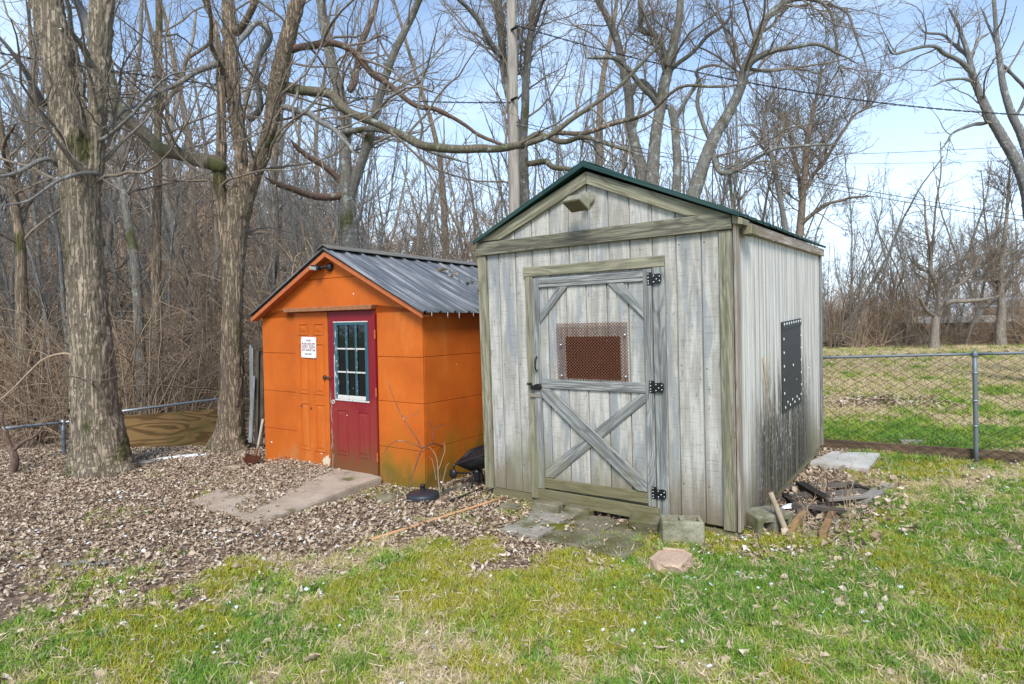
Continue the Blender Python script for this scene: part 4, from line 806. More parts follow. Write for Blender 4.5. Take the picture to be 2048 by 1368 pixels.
hero('straight_tree', 'straight slim dark trunk standing between the two big left trees', 'tree', 13.,
 [[(316,860,24),(316,740,22),(313,600,19),(314,475,17),(315,365,16),(316,219,15),(318,110,14),(318,0,12),(320,-150,9),(322,-320,5)]],
 [([(320,222,9),(345,190,8),(380,120,7),(415,75,6),(440,40,5)], .6), ([(314,330,7),(290,290,6),(268,250,5),(240,190,4)], .6)], BARK_2, HERO(1.2, .4, .8), 113, k=28, amp=.8, flare=.2, dens_trunk=.4)
hero('slim_tree', 'thin pale trunk leaning left just right of the massive left tree', 'tree', 12.,
 [[(290,860,22),(280,700,20),(272,560,18),(261,470,16),(246,385,14),(235,330,11),(224,275,9),(218,200,8),(214,100,6),(212,20,4)]],
 [([(248,390,7),(225,360,6),(205,330,5)], 0)], BARK_LI, HERO(1.2, .4, 1.), 114, k=24, amp=.7, flare=.2, dens_trunk=.4)
hero('slim_tree', 'dark curved trunk at the far left beyond the chain link rail', 'tree', 12.5,
 [[(60,900,30),(52,760,26),(44,640,24),(42,540,21),(34,440,18),(22,350,15),(8,292,13),(-6,200,10),(-14,80,7)]],
 [([(36,450,10),(60,400,8),(80,330,7),(84,240,5)], .8), ([(24,360,8),(10,300,6),(30,240,5)], -1.)], BARK_2, HERO(1.2, .3, .7), 115, k=24, amp=.8, flare=.2, dens_trunk=.4)
hero('lawn_edge_tree', 'stout low forked tree at the far edge of the lawn by the guard rail', 'tree', 30.,
 [[(1868,700,20),(1869,665,16),(1871,640,15),(1876,625,14),(1880,603,12),(1873,571,9),(1862,539,8),(1860,500,6),(1852,450,4),(1850,400,3)]],
 [([(1872,634,12),(1886,618,10),(1900,606,9),(1940,600,8),(1975,597,6),(2004,590,4)], -1.5), ([(1868,632,8),(1850,618,7),(1842,602,6),(1830,590,4)], -1.), ([(1880,600,8),(1895,580,7),(1920,568,7),(1940,548,6),(1956,522,5),(1980,490,4)], 1.), ([(1864,545,6),(1840,535,5),(1818,520,4)], 1.)],
 BARK_FAR, HERO(2.2, .25, 1., 3.), 116, k=20, amp=.5, flare=.2, dens_trunk=.4)
hero('lawn_edge_tree', 'tall dark ivy thick trunk at the far right edge of the lawn', 'tree', 32.,
 [[(2002,690,20),(2001,660,18),(2004,620,16),(2002,580,12),(2004,530,10),(2010,470,8),(2016,400,5),(2020,330,3)]],
 [([(2002,600,8),(1988,560,7),(1974,520,6),(1966,480,4)], 1.), ([(2004,590,7),(2024,560,6),(2050,540,5)], -1.)], BARK_FAR, HERO(2.2, .35, 1., 3.), 117, k=20, amp=.5, flare=.2, dens_trunk=.4)
# ------------------------------------------------------------------ wood behind: kinds of tree, then copies
def proto_tree(seed, h, r, stems=1, dens=1., up=.35, lmax=2.6, tr=.0075, spread=.12):
    rg = np.random.default_rng(seed); TP = []
    for s in range(stems):
        d = np.array([[rg.normal()*spread*(1+s), rg.normal()*spread*(1+s), 1.]]); d /= np.linalg.norm(d)
        P, R, L = walk(rg, np.array([[0,0,-.3]])+rg.normal(size=(1,3))*[.08*(stems>1),.08*(stems>1),0], d, np.array([h*(1-.18*s)]), np.array([r*(1-.2*s)]), 14, .07, .3, .012)
        TP.append((P[0], R[0]))
    tm = Acc()
    for P, R in TP: tm.tube(catmull(P, 30), np.interp(np.linspace(0,1,30), np.linspace(0,1,len(R)), R), 8)
    cr_ = Acc(); lv = [dict(g=(1.7*dens, .22, (30,70), (.16,.34), lmax, .012, 8, .17, up, tr*1.1), k=4),
        dict(g=(2.6*dens, .12, (25,60), (.3,.6), 1.3, .009, 6, .17, up*.6, tr*.8), k=3), dict(g=(3.6*dens, .1, (22,55), (.3,.6), .6, .009, 4, .17, up*.5, tr*.7), k=3)]
    crown(rg, TP, lv, cr_); return tm, cr_
def proto_brush(seed, n, L, tr, spread=.9, droop=-.9, dens=1.):
    rg = np.random.default_rng(seed); az = rg.random(n)*2*PI; tilt = rg.random(n)*spread
    d = np.stack([np.cos(az)*np.sin(tilt), np.sin(az)*np.sin(tilt), np.cos(tilt)], 1); p = np.stack([rg.normal(size=n)*.18, rg.normal(size=n)*.18, np.full(n,-.1)], 1)
    P, R, Ls = walk(rg, p, d, L*rg.uniform(.5, 1.1, n), np.full(n, tr*2.6), 12, .10, droop, tr)
    a = Acc(); a.tube(P, R, 5)
    g = grow(rg, P, R, Ls, 2.0*dens, .15, (20,60), (.2,.5), 1.4, .01, 8, .14, -.2, tr*.8); a.tube(g[0], g[1], 3)
    g = grow(rg, g[0], g[1], g[2], 3.2*dens, .1, (20,60), (.3,.6), .6, .01, 5, .16, 0, tr*.6); a.tube(g[0], g[1], 3)
    g = grow(rg, g[0], g[1], g[2], 2.*dens, .1, (20,60), (.3,.6), .25, .01, 3, .16, 0, tr*.55); a.tube(g[0], g[1], 3)
    return a
KINDS = []
for i, (sd_, h, r, st, dn, mt) in enumerate([(201,13,.13,1,1.,BARK_FAR), (202,12,.10,1,1.,BARK_LI), (203,14,.16,2,.9,BARK_FAR), (204,9,.07,1,1.2,BARK_PALE), (205,11,.09,2,1.,BARK_TW), (206,7,.045,1,1.5,BARK_TW), (207,15,.18,1,.9,BARK_2)]):
    a, b = proto_tree(sd_, h, r, st, dn); KINDS.append((a.mesh('trunk', mt), b.mesh('twigs', BARK_TW if i % 3 else BARK_FAR), h))
a, b = proto_tree(208, 9, .05, 2, 1.9, .9, 1.5, .006, .10); KINDS.append((a.mesh('trunk', BARK_PALE), b.mesh('twigs', BARK_PALE), 9))
LBL = ['tall straight dark trunk tree in the wood behind the sheds', 'pale lichened trunk tree in the wood behind the sheds', 'tall twin stemmed dark tree in the wood behind the sheds', 'slim pale grey sapling in the wood behind the sheds',
       'slim twin stemmed twiggy tree in the wood behind the sheds', 'small twiggy brown sapling in the wood behind the sheds', 'thick brown trunk tree in the wood behind the sheds', 'pale upright whips in the wood behind the sheds']
LBR = [s.replace('in the wood behind the sheds', 'in the far treeline beyond the lawn') for s in LBL]
def where_(x, y):
    px = 1024+x/y*FPX
    return 'at the far left edge' if px < 60 else 'behind the massive left tree' if px < 250 else 'between the two big left trees' if px < 420 else 'behind the forked tree' if px < 520 else 'above the orange shed roof' if px < 950 else 'left of the grey roof peak' if px < 1180 else 'over the right slope of the grey roof' if px < 1500 else 'at the right of the grey roof'
def where_r(x, y):
    px = 1024+x/y*FPX
    return 'right beside the grey shed eave' if px < 1700 else 'left of the guard rail' if px < 1830 else 'above the guard rail' if px < 1960 else 'at the right edge'
def put_tree(k, x, y, s, rz, far):
    tm, cm, h = KINDS[k]; g = ('trees of the far treeline beyond the lawn, ' if far else 'trees of the wood behind the sheds, ')+['straight dark','pale lichened','tall twin stemmed','slim pale','slim twin stemmed','small twiggy','thick brown','pale whips'][k]
    wh = where_r(x, y) if far else where_(x, y); g += ', '+wh; lb = LBL[k].replace('in the wood behind the sheds', ('in the far treeline ' if far else 'in the wood ')+wh)
    M = Matrix.Translation(Vector((x, y, float(T(x, y))))) @ Matrix.Rotation(rz, 4, 'Z') @ Matrix.Scale(s, 4)
    r_ = thing('bare_tree', lb, 'tree', M, g); obj('trunk', tm, r_); c_ = obj('twigs', cm, r_); c_['kind'] = 'stuff'
rt = random.Random(21)
def at_px(px, Z): d = ray(px, 640); return d[0]*Z/d[1], Z
for px in np.arange(-230, 1480, 21):                                   # wood on the left and centre
    Z = rt.choice([15,18,22,26,30,36,42,50])+rt.random()*5
    if px < 560 and rt.random() < .25: continue
    x, y = at_px(px+rt.uniform(-20,20), Z); put_tree(rt.choice([0,1,2,3,4,4,5,5,6]), x, y, rt.uniform(.8, 1.2)*(1 if Z > 17 else .75), rt.random()*6.3, False)
for px in np.arange(-200, 1560, 18):
    if px < 560 and rt.random() < .35: continue
    Z = rt.uniform(30, 62); x, y = at_px(px+rt.uniform(-16,16), Z); put_tree(rt.choice([0,1,2,4,6,5]), x, y, rt.uniform(.8, 1.15), rt.random()*6.3, False)
for px in np.arange(-150, 1560, 24):
    Z = rt.uniform(13.5, 27); x, y = at_px(px+rt.uniform(-12,12), Z); put_tree(rt.choice([7,7,5,3]), x, y, rt.uniform(.75, 1.15), rt.random()*6.3, False)
for px in np.arange(1480, 2330, 9):                                   # lower treeline on the right
    Z = rt.uniform(32, 64); x, y = at_px(px+rt.uniform(-14,14), Z); k = rt.choice([3,4,5,7,3,1,7]); hh = KINDS[k][2]; want = rt.uniform(6.2, 9.8)*(Z/45) ; put_tree(k, x, y, want/hh, rt.random()*6.3, True)
for px in np.arange(1500, 2200, 34):
    Z = rt.uniform(33, 44); x, y = at_px(px+rt.uniform(-14,14), Z); k = rt.choice([3,4,1,7,0]); put_tree(k, x, y, rt.uniform(8.5, 12.5)/KINDS[k][2], rt.random()*6.3, True)
# brush
BR = [proto_brush(301, 18, 3.6, .0075).mesh('stems', BRUSH), proto_brush(302, 14, 2.6, .006, .7, -.3).mesh('stems', BRUSH2), proto_brush(303, 24, 3.0, .0065, 1.1, -1.3, .9).mesh('stems', BRUSH), proto_brush(304, 12, 4.2, .009, .6, -.8).mesh('stems', BRUSH2)]
BR += [proto_brush(305, 13, 3.6, .011, 1.15, -1.5, .8).mesh('stems', BRUSH2), proto_brush(306, 9, 4.0, .013, 1.0, -1.0, .8).mesh('stems', BRUSH)]
BL = ['arching tan caned bush', 'upright dark twiggy bush', 'low sprawling tan caned bush', 'tall dark caned bush', 'thick dark arching bramble bush', 'thick tan arching bush']
def put_bush(k, x, y, s, rz, where, grp):
    o = obj('bare_bush', BR[k]); o.matrix_world = Matrix.Translation(Vector((x, y, float(T(x, y))))) @ Matrix.Rotation(rz, 4, 'Z') @ Matrix.Scale(s, 4); wh = where_r(x, y) if y > 25 else where_(x, y); tag(o, BL[k]+' in the '+('far treeline ' if y > 25 else 'thicket ')+wh, 'bush', BL[k]+'es '+grp+', '+wh)
for i in range(56):
    px = -120+i*17.5+rt.uniform(-14,14); Z = rt.uniform(11.5, 17); x, y = at_px(px, Z); put_bush(rt.choice([0,4,5,2,3,4]), x, y, rt.uniform(.7, 1.15), rt.random()*6.3, 'in the thicket behind the left fence', 'behind the left fence')
for i in range(34):
    px = 1655+i*14+rt.uniform(-10,10); Z = rt.uniform(30.5, 36); x, y = at_px(px, Z); put_bush(rt.choice([0,1,2,3]), x, y, rt.uniform(.7, 1.4)*(.55 if 1790 < px < 1990 else 1), rt.random()*6.3, 'along the far edge of the lawn', 'along the far edge of the lawn')
# farther undergrowth nobody could count
m = 620; pxs = rng.uniform(-260, 2300, m); Zs = np.where(pxs < 1500, rng.uniform(15, 60, m), rng.uniform(34, 66, m)); pts = np.array([at_px(a, z) for a, z in zip(pxs, Zs)])
pz = T(pts[:,0], pts[:,1]); s = rng.uniform(.7, 1.5, m)*np.where(Zs > 35, 1.35, 1)*np.where(pxs > 1500, .72, np.where(pxs < 950, 1.25, 1.)); 
scatter('undergrowth', BR, np.stack([pts[:,0], pts[:,1], pz], 1), np.stack([rng.normal(size=m)*.08, rng.normal(size=m)*.08, rng.random(m)*6.3], 1), np.stack([s,s,s],1), rng.integers(0,6,m), rng.random(m), 'tangled brown undergrowth filling the wood between the trees')
# ------------------------------------------------------------------ fences
def wire_mesh(name, p0, p1, z0, z1a, z1b, mat, parent, pitch=.078, r=.0046):
    p0, p1 = np.asarray(p0, float), np.asarray(p1, float); d = p1-p0; L = np.linalg.norm(d); d /= L; acc = Acc(); n = int(L/pitch); nrm = np.array([-d[1], d[0], 0])
    for i in range(n):
        s = (i+.5)*pitch; b = p0+d*s; g = float(T(b[0], b[1]))+z0; top = z1a+(z1b-z1a)*s/L; m = max(4, int((top-g)/(pitch*.62))); zz_ = np.linspace(g, top, m)
        k = ((np.arange(m)+i % 2) % 2)*2-1; off = k*pitch*.5
        acc.tube(np.stack([b[0]+d[0]*off+nrm[0]*.004*k, b[1]+d[1]*off+nrm[1]*.004*k, zz_], 1), np.full(m, r), 3)
    return obj(name, acc.mesh(name, mat, False), parent)
fR = thing('chain_link_fence', 'waist high chain link fence running right from the grey shed corner', 'fence')
a = W(1610, 716, 8.15); b = W(1948, 708, 7.28); c = W(2230, 702, 6.6)
rod('top_rail', a, b, .0165, STEEL_BLUE, fR, 12); rod('top_rail', b, c, .0165, STEEL_BLUE, fR, 12)
post_g = float(T(b[0], b[1])); rod('post', (b[0], b[1]-.03, post_g-.1), (b[0]-.015, b[1]-.03, b[2]+.0), .025, STEEL_BLUE, fR, 14)
V, Qb = lathe_np([(1e-4,.045), (.018,.04), (.031,.015), (.033,-.03), (.029,-.035)], 16); o = obj('post_cap', mesh_np('post_cap', V, Qb, STEEL_BLUE), fR); o.location = (b[0]-.015, b[1]-.03, b[2])
for dz in (-.22, -.55, -.85): V, Qb = lathe_np([(.030,-.008), (.034,-.006), (.034,.006), (.030,.008)], 14); o = obj('tie_band', mesh_np('tie_band', V, Qb, STEEL), fR); o.location = (b[0]-.012, b[1]-.03, b[2]+dz)
wire_mesh('wire_mesh', (a[0],a[1]+.02,0), (b[0],b[1]+.02,0), .0, a[2]+.03, b[2]+.03, WIRE, fR); wire_mesh('wire_mesh', (b[0],b[1]+.02,0), (c[0],c[1]+.02,0), .0, b[2]+.03, c[2]+.03, WIRE, fR)
TIMB = NT('brown_landscape_timber'); v = TIMB.coord('UV', (2,30,1), rnd=4.); n_ = TIMB.noise(v, 1, 4); TIMB.bump(n_, .5, .004); TIMB.color(TIMB.mix(TIMB.rng(n_, .35, .65), (.17,.115,.07), (.10,.07,.045)))
g0, g1 = W(1628, 870, 8.2), W(1948, 897, 7.30); g2 = W(2240, 925, 6.6)
for q0, q1, nm in ((g0, g1, 'brown timber edging board under the fence beside the shed'), (g1+(g1-g0)*.002, g2, 'brown timber edging board under the right end of the fence')):
    z0, z1 = float(T(q0[0],q0[1]))+.06, float(T(q1[0],q1[1]))+.06; o = beam('edging_board', (q0[0],q0[1]+.05,z0), (q1[0],q1[1]+.05,z1), .04, .15, TIMB.m); tag(o, nm, 'board', 'timber edging boards under the right fence')
CONC = concrete_mat('concrete_grey', (.24,.22,.175), (.36,.335,.28), .3); CONC_M = concrete_mat('concrete_mossy', (.155,.14,.095), (.24,.215,.15), .75, 60., (.085,.08,.02)); CONC_P = concrete_mat('concrete_pale', (.42,.40,.36), (.58,.56,.52), .1)
CONC_L = concrete_mat('slab_tan', (.34,.27,.20), (.46,.38,.30), .12); PINK = concrete_mat('block_pink_tan', (.42,.29,.20), (.54,.40,.29), .05, 45.); MOSSY = concrete_mat('stone_mossy', (.16,.14,.09), (.25,.22,.15), .9, 30., (.09,.10,.02))
def hull(name, quad, h, mat, label, cat, group=None, bev=.008, rough=.004, sink=.02, seed=0, zt=None):
    """slab from ground outline, list of (px,py) of its upper face; h height above the ground"""
    P = [G(x, y, h) for x, y in quad]; bm = bmesh.new(); c = sum(P)/len(P); base = min(float(T(p[0],p[1])) for p in P)
    top = [bm.verts.new(tuple(np.array([p[0]-c[0], p[1]-c[1], (h if zt is None else zt[i])+float(T(p[0],p[1]))-c[2]]))) for i, p in enumerate(P)]; bot = [bm.verts.new((v_.co.x, v_.co.y, base-c[2]-sink)) for v_ in top]
    fs = [bm.faces.new(top), bm.faces.new(bot[::-1])]+[bm.faces.new([top[i], bot[i], bot[(i+1) % len(P)], top[(i+1) % len(P)]]) for i in range(len(P))]
    bmesh.ops.recalc_face_normals(bm, faces=fs); bmesh.ops.bevel(bm, geom=list(bm.edges), offset=bev, segments=2, affect='EDGES')
    bmesh.ops.triangulate(bm, faces=bm.faces); bmesh.ops.subdivide_edges(bm, edges=[e for e in bm.edges if e.calc_length() > .06], cuts=2, use_grid_fill=True)
    for v_ in bm.verts:
        q = (np.stack([vnoise(np.array(v_.co)*28+k*9+seed*3.3) for k in range(3)])-.5)*rough*2; v_.co += Vector(q)
    o = obj(name, bm_mesh(name, bm, mat, False)); o.location = c; return tag(o, label, cat, group)
slab = hull('concrete_slab', [(378,998), (520,1042), (764,962), (600,915)], .05, CONC_L, 'tan concrete slab half buried in leaves before the orange shed doors', 'slab', bev=.012, rough=.006, zt=[.03,.035,.10,.10])
hull('paving_slab', [(1618,922), (1664,902), (1760,906), (1736,936)], .07, CONC_P, 'white stained square slab on the grass beside the side wall', 'slab', bev=.01)
# pavers in front of the grey door
A0 = G(1000,1057,.03); e1 = (G(1158,1098,.03)-A0); e1[2] = 0; e1 /= np.linalg.norm(e1); e2 = np.array([-e1[1], e1[0], 0]); pw = .37
pn = ['nearest left','near middle','near right, leaf edged','back left, tucked under the door block','back middle, moss covered','back right, beside the sunken block']
pi_ = 0
for r_ in range(2):
    for c_ in range(3):
        o_ = A0+e1*(pw+.008)*(c_-.10*r_)+e2*(pw+.008)*r_; bm = bmesh.new(); w2 = pw*(1.0 if r_ == 0 else .97)
        obox_bm(bm, (0,0,0), np.stack([e1, e2, [0,0,1]], 1), (w2/2, pw/2, .03), .006); bmesh.ops.triangulate(bm, faces=bm.faces)
        o = obj('paver', bm_mesh('paver', bm, CONC_M if c_ != 0 else CONC)); cc = o_+e1*w2/2+e2*pw/2; o.location = (cc[0], cc[1], float(T(cc[0],cc[1]))+.008+.006*pi_ % .015); o.rotation_euler = ((rt.random()-.5)*.04, (rt.random()-.5)*.04, (rt.random()-.5)*.04)
        tag(o, 'square grey paver before the grey shed door, '+pn[pi_], 'paver', 'pavers before the grey shed door'); pi_ += 1
MOSSG = NT('moss_cushion'); mv = MOSSG.coord(scale=(60,60,60)); mn = MOSSG.noise(mv, 1, 5, .7); MOSSG.bump(mn, 1., .01); MOSSG.color(MOSSG.mix(mn, (.055,.06,.008), (.17,.16,.02)))
def moss(px, py, rx, ry, lab, h=.02, up=.03):
    p = G(px, py, up); th = np.linspace(0, 2*PI, 28, endpoint=False); V = [(0,0,h)]
    for f in (.35,.65,.85,1.):
        for a_ in th: k = 1+.35*(vnoise(np.array([math.cos(a_)*1.6+px, math.sin(a_)*1.6+py, 0.]))-.5)*2; V.append((rx*f*k*math.cos(a_), ry*f*k*math.sin(a_), h*(1-f**2)*(.8+.4*vnoise(np.array([px+a_*3, f*5, py])))-.006*(f > .9)))
    V = np.array(V); n = 28; Fq = []; 
    for r_ in range(3): 
        for i in range(n): Fq.append([1+r_*n+i, 1+r_*n+(i+1) % n, 1+(r_+1)*n+(i+1) % n, 1+(r_+1)*n+i])
    Ft = [[0, 1+(i+1) % n, 1+i] for i in range(n)]
    o = obj('moss_patch', mesh_np('moss_patch', V, [np.array(Fq)[:,::-1], np.array(Ft)[:,::-1]], MOSSG.m)); o.location = (p[0], p[1], p[2]); tag(o, lab, 'moss', kind='stuff')
moss(1110,1053,.17,.075,'yellow brown moss cushion on the middle pavers', .02, .035); moss(1185,1062,.10,.03,'thin moss line along the paver joints', .012, .035); moss(960,1040,.07,.05,'small bright moss tuft among the leaves', .02, .0)
def block(name, px, py, dims, yaw, mat, label, cat, group=None, tilt=(0,0), up=0., bev=.008, rough=.003):
    p = G(px, py); bm = bmesh.new(); R_ = Rz(yaw)@Rx(tilt[0])@Ry(tilt[1]); obox_bm(bm, (0,0,dims[2]/2), np.eye(3), (dims[0]/2, dims[1]/2, dims[2]/2), bev)
    bmesh.ops.triangulate(bm, faces=bm.faces); bmesh.ops.subdivide_edges(bm, edges=[e for e in bm.edges if e.calc_length() > .03], cuts=3, use_grid_fill=True)
    for v_ in bm.verts: v_.co += Vector((np.stack([vnoise(np.array(v_.co)*35+k*9+px) for k in range(3)])-.5)*rough*2)
    o = obj(name, bm_mesh(name, bm, mat)); o.matrix_world = M4(R_, (p[0], p[1], float(T(p[0],p[1]))+up-.01)); return tag(o, label, cat, group)
ya = GP[3]
block('stone_block', 1095, 1030, (.27,.12,.125), ya+.12, CONC_M, 'taller mossy block under the left of the grey door', 'block'); block('stone_block', 1157, 1035, (.26,.12,.105), ya, CONC_M, 'rounded mossy block under the middle of the grey door', 'block', bev=.02)
block('stone_block', 1020, 1020, (.17,.12,.06), ya+.2, CONC_M, 'small brick sunk in leaves left of the door blocks', 'block'); block('stone_block', 1290, 1062, (.24,.14,.13), ya+.25, CONC_M, 'mossy block leaning beside the hollow block under the door sill', 'block', tilt=(.2,0))
block('stone_block', 1822, 893, (.27,.08,.10), -.1, CONC, 'grey block leaning on the timber under the fence', 'block', up=.0)
block('stone_block', 463, 941, (.22,.12,.06), .3, concrete_mat('brick_tan', (.33,.27,.19), (.42,.36,.26), .3), 'tan brick lying in leaves left of the orange shed', 'block')
def hollow(name, px, py, dims, yaw, mat, label, tilt=(0,0,0), up=0., thick=.032):
    """two cell concrete block, holes along its z"""
    w, d, h = dims[0]/2, dims[1]/2, dims[2]; t_ = thick; g = bmesh.new()
    def div(a): return sum([[p_+(q_-p_)*k/max(1, round((q_-p_)/.016)) for k in range(max(1, round((q_-p_)/.016)))] for p_, q_ in zip(a[:-1], a[1:])], [])+[a[-1]]
    bx = [-w, -w+t_, -t_/2, t_/2, w-t_, w]; by = [-d, -d+t_, d-t_, d]; X_, Y_, Z_ = div(bx), div(by), div([0, h])
    def solid(i, j, k):
        if not (0 <= i < len(X_)-1 and 0 <= j < len(Y_)-1 and 0 <= k < len(Z_)-1): return False
        x, y = (X_[i]+X_[i+1])/2, (Y_[j]+Y_[j+1])/2; return not (abs(y) < d-t_ and t_/2 < abs(x) < w-t_)
    vs_ = {}
    def V_(i, j, k):
        if (i,j,k) not in vs_:
            q = np.array([X_[i], Y_[j], Z_[k]]); e_ = np.array([abs(abs(q[0])-w) < 1e-6, abs(abs(q[1])-d) < 1e-6, min(abs(q[2]), abs(q[2]-h)) < 1e-6])
            if e_.sum() >= 2: q = q-np.sign(q-[0,0,h/2])*e_*.005
            q = q+(np.stack([vnoise(q*30+kk*9+px) for kk in range(3)])-.5)*.007+(np.stack([vnoise(q*90+kk*9+px) for kk in range(3)])-.5)*.004; vs_[(i,j,k)] = g.verts.new(tuple(q))
        return vs_[(i,j,k)]
    for i in range(len(X_)-1):
        for j in range(len(Y_)-1):
            for k in range(len(Z_)-1):
                if not solid(i,j,k): continue
                if not solid(i-1,j,k): g.faces.new([V_(i,j,k), V_(i,j,k+1), V_(i,j+1,k+1), V_(i,j+1,k)])
                if not solid(i+1,j,k): g.faces.new([V_(i+1,j,k), V_(i+1,j+1,k), V_(i+1,j+1,k+1), V_(i+1,j,k+1)])
                if not solid(i,j-1,k): g.faces.new([V_(i,j,k), V_(i+1,j,k), V_(i+1,j,k+1), V_(i,j,k+1)])
                if not solid(i,j+1,k): g.faces.new([V_(i,j+1,k), V_(i,j+1,k+1), V_(i+1,j+1,k+1), V_(i+1,j+1,k)])
                if not solid(i,j,k-1): g.faces.new([V_(i,j,k), V_(i,j+1,k), V_(i+1,j+1,k), V_(i+1,j,k)])
                if not solid(i,j,k+1): g.faces.new([V_(i,j,k+1), V_(i+1,j,k+1), V_(i+1,j+1,k+1), V_(i,j+1,k+1)])
    p = G(px, py); o = obj(name, bm_mesh(name, g, mat)); o.matrix_world = M4(Rz(yaw)@Rx(tilt[0])@Ry(tilt[1]), (p[0], p[1], float(T(p[0],p[1]))+up)); return tag(o, label, 'block')
hollow('hollow_block', 1364, 1083, (.31,.19,.19), -.12, concrete_mat('cinder_block_mossy', (.24,.22,.15), (.33,.31,.22), .45, 70.), 'upright two hole cinder block standing before the shed right corner', up=-.01)
hollow('hollow_block', 1512, 1056, (.34,.19,.22), .35, concrete_mat('cinder_block_grey', (.19,.175,.13), (.28,.26,.20), .5, 70.), 'tipped mossy cinder block with snow on it at the shed corner', tilt=(1.62,.0,0), up=.085, thick=.05)
# chiselled retaining block
bm = bmesh.new(); bp = [(-.155,-.02), (-.10,-.105), (.045,-.125), (.150,.03), (.09,.115), (-.07,.105)]; prism_bm(bm, bp, 0, .105, 'xy', .006); bmesh.ops.triangulate(bm, faces=bm.faces); bmesh.ops.subdivide_edges(bm, edges=[e for e in bm.edges if e.calc_length() > .03], cuts=4, use_grid_fill=True)
for v_ in bm.verts:
    k = np.array(v_.co); side_ = abs(k[2]-.0525) < .047; q = (np.stack([vnoise(k*[26,26,40]+j*9) for j in range(3)])-.5); v_.co += Vector(q*(.030 if side_ and k[1] < .0 else .003))
o = obj('retaining_block', bm_mesh('retaining_block', bm, PINK)); p = G(1350, 1150); o.location = (p[0], p[1]+.08, p[2]-.005); o.rotation_euler = (.05,-.06,-.1); tag(o, 'pinkish tan chiselled retaining wall block alone on the grass', 'block')
bm = bmesh.new(); obox_bm(bm, (.035,.085,.112), Rz(-.35), (.075,.012,.008), .003); obj('lip', bm_mesh('lip', bm, PINK), o)
def rock(name, px, py, r, sq, mat, label, seed, up=0.):
    bm = bmesh.new(); bmesh.ops.create_icosphere(bm, subdivisions=4, radius=1.)
    for v_ in bm.verts: k = np.array(v_.co); f = 1+.55*(fbm(k*1.3+seed*5., 2)-.5)*2+.12*(vnoise(k*6+seed)-.5); v_.co = Vector(k*f*np.array([r, r*.75, r*sq]))
    p = G(px, py); o = obj(name, bm_mesh(name, bm, mat, True)); o.location = (p[0], p[1], p[2]+up); o.rotation_euler = (0,0,seed*1.3); return tag(o, label, 'stone')
rock('mossy_stone', 770, 1002, .13, .35, MOSSY, 'flat mossy stone beside the slab before the orange shed', 1, .01); rock('mossy_stone', 562, 927, .14, .45, MOSSY, 'mossy yellow green stone under the left front corner of the orange shed', 2, .0)
rock('flat_stone', 288, 930, .17, .22, CONC, 'flat grey stone beside the root of the massive left tree', 3, .02); rock('flat_stone', 1698, 1015+3, .13, .12, CONC, 'flat grey stone at the right of the scrap wood pile', 4, .01)
# umbrella base
ub = thing('parasol_base', 'round black plastic parasol base with a short stub on the leaves', 'parasol base'); p = G(846, 1000); ub.location = (p[0], p[1], p[2]-.01)
V, Qb = lathe_np([(1e-4,0), (.150,0), (.163,.012), (.165,.03), (.163,.07), (.156,.082), (.12,.094), (.05,.106), (.033,.110), (1e-4,.112)], 40); obj('base', mesh_np('base', V, Qb, simple('faded_black_plastic', (.022,.026,.032), .42, 0, .5, 9, .5)), ub)
V, Qb = lathe_np([(.026,.105), (.026,.125), (.024,.15), (.028,.152), (.028,.165), (.02,.168), (.018,.12)], 20); obj('stub', mesh_np('stub', V, Qb, BLACKPL), ub)
# long handle on the ground, shovel, poles
HAND = NT('orange_wood_handle'); v = HAND.coord(scale=(12,12,12)); HAND.color(HAND.mix(HAND.noise(v, 1, 4), (.50,.24,.10), (.60,.36,.20)))
bh = thing('long_handle', 'long orange brown wooden tool handle lying across the leaves', 'handle'); a = G(741,1080,.02); b = G(1010,994,.045); bh.location = a
rod('shaft', (0,0,0), b-a, .0125, HAND.m, bh, 12, r1=.0115); d_ = (b-a)/np.linalg.norm(b-a); rod('tip', -d_*.035, -d_*.001, .011, BLACKPL, bh, 12, r1=.012)
sv = thing('shovel', 'old shovel leaning on the left side of the orange shed', 'shovel'); a = W(526,838,8.0); b = W(515,898,7.95); c = W(511,912,7.93); sv.location = c
rod('handle', b-c, a-c, .016, simple('grey_wood_handle', (.42,.37,.30), .8, 0, .3, 30), sv, 10); rod('socket', c-c, b-c, .019, RUST, sv, 10, r1=.018)
bl0 = G(497, 932, .01)
P_ = []; ax = (bl0-c); L_ = np.linalg.norm(ax); ax /= L_; sx_ = np.cross(ax, [0,1,0]); sx_ /= np.linalg.norm(sx_); nn_ = np.cross(ax, sx_)
for i in range(9):
    f = i/8; w_ = .10*(1-max(0, f-.55)**2*4.6); 
    for j in range(7): q = (j-3)/3; P_.append(ax*L_*f*1.+sx_*w_*q+nn_*(.03*q*q))
P_ = np.array(P_); P_ = np.concatenate([P_, P_+nn_*.003]); ii = (np.arange(8)[:,None]*7+np.arange(6)[None]).reshape(-1); Qa = np.stack([ii, ii+1, ii+8, ii+7], 1)
obj('blade', mesh_np('blade', P_, np.concatenate([Qa, Qa[:,::-1]+63]), RUSTD), sv)
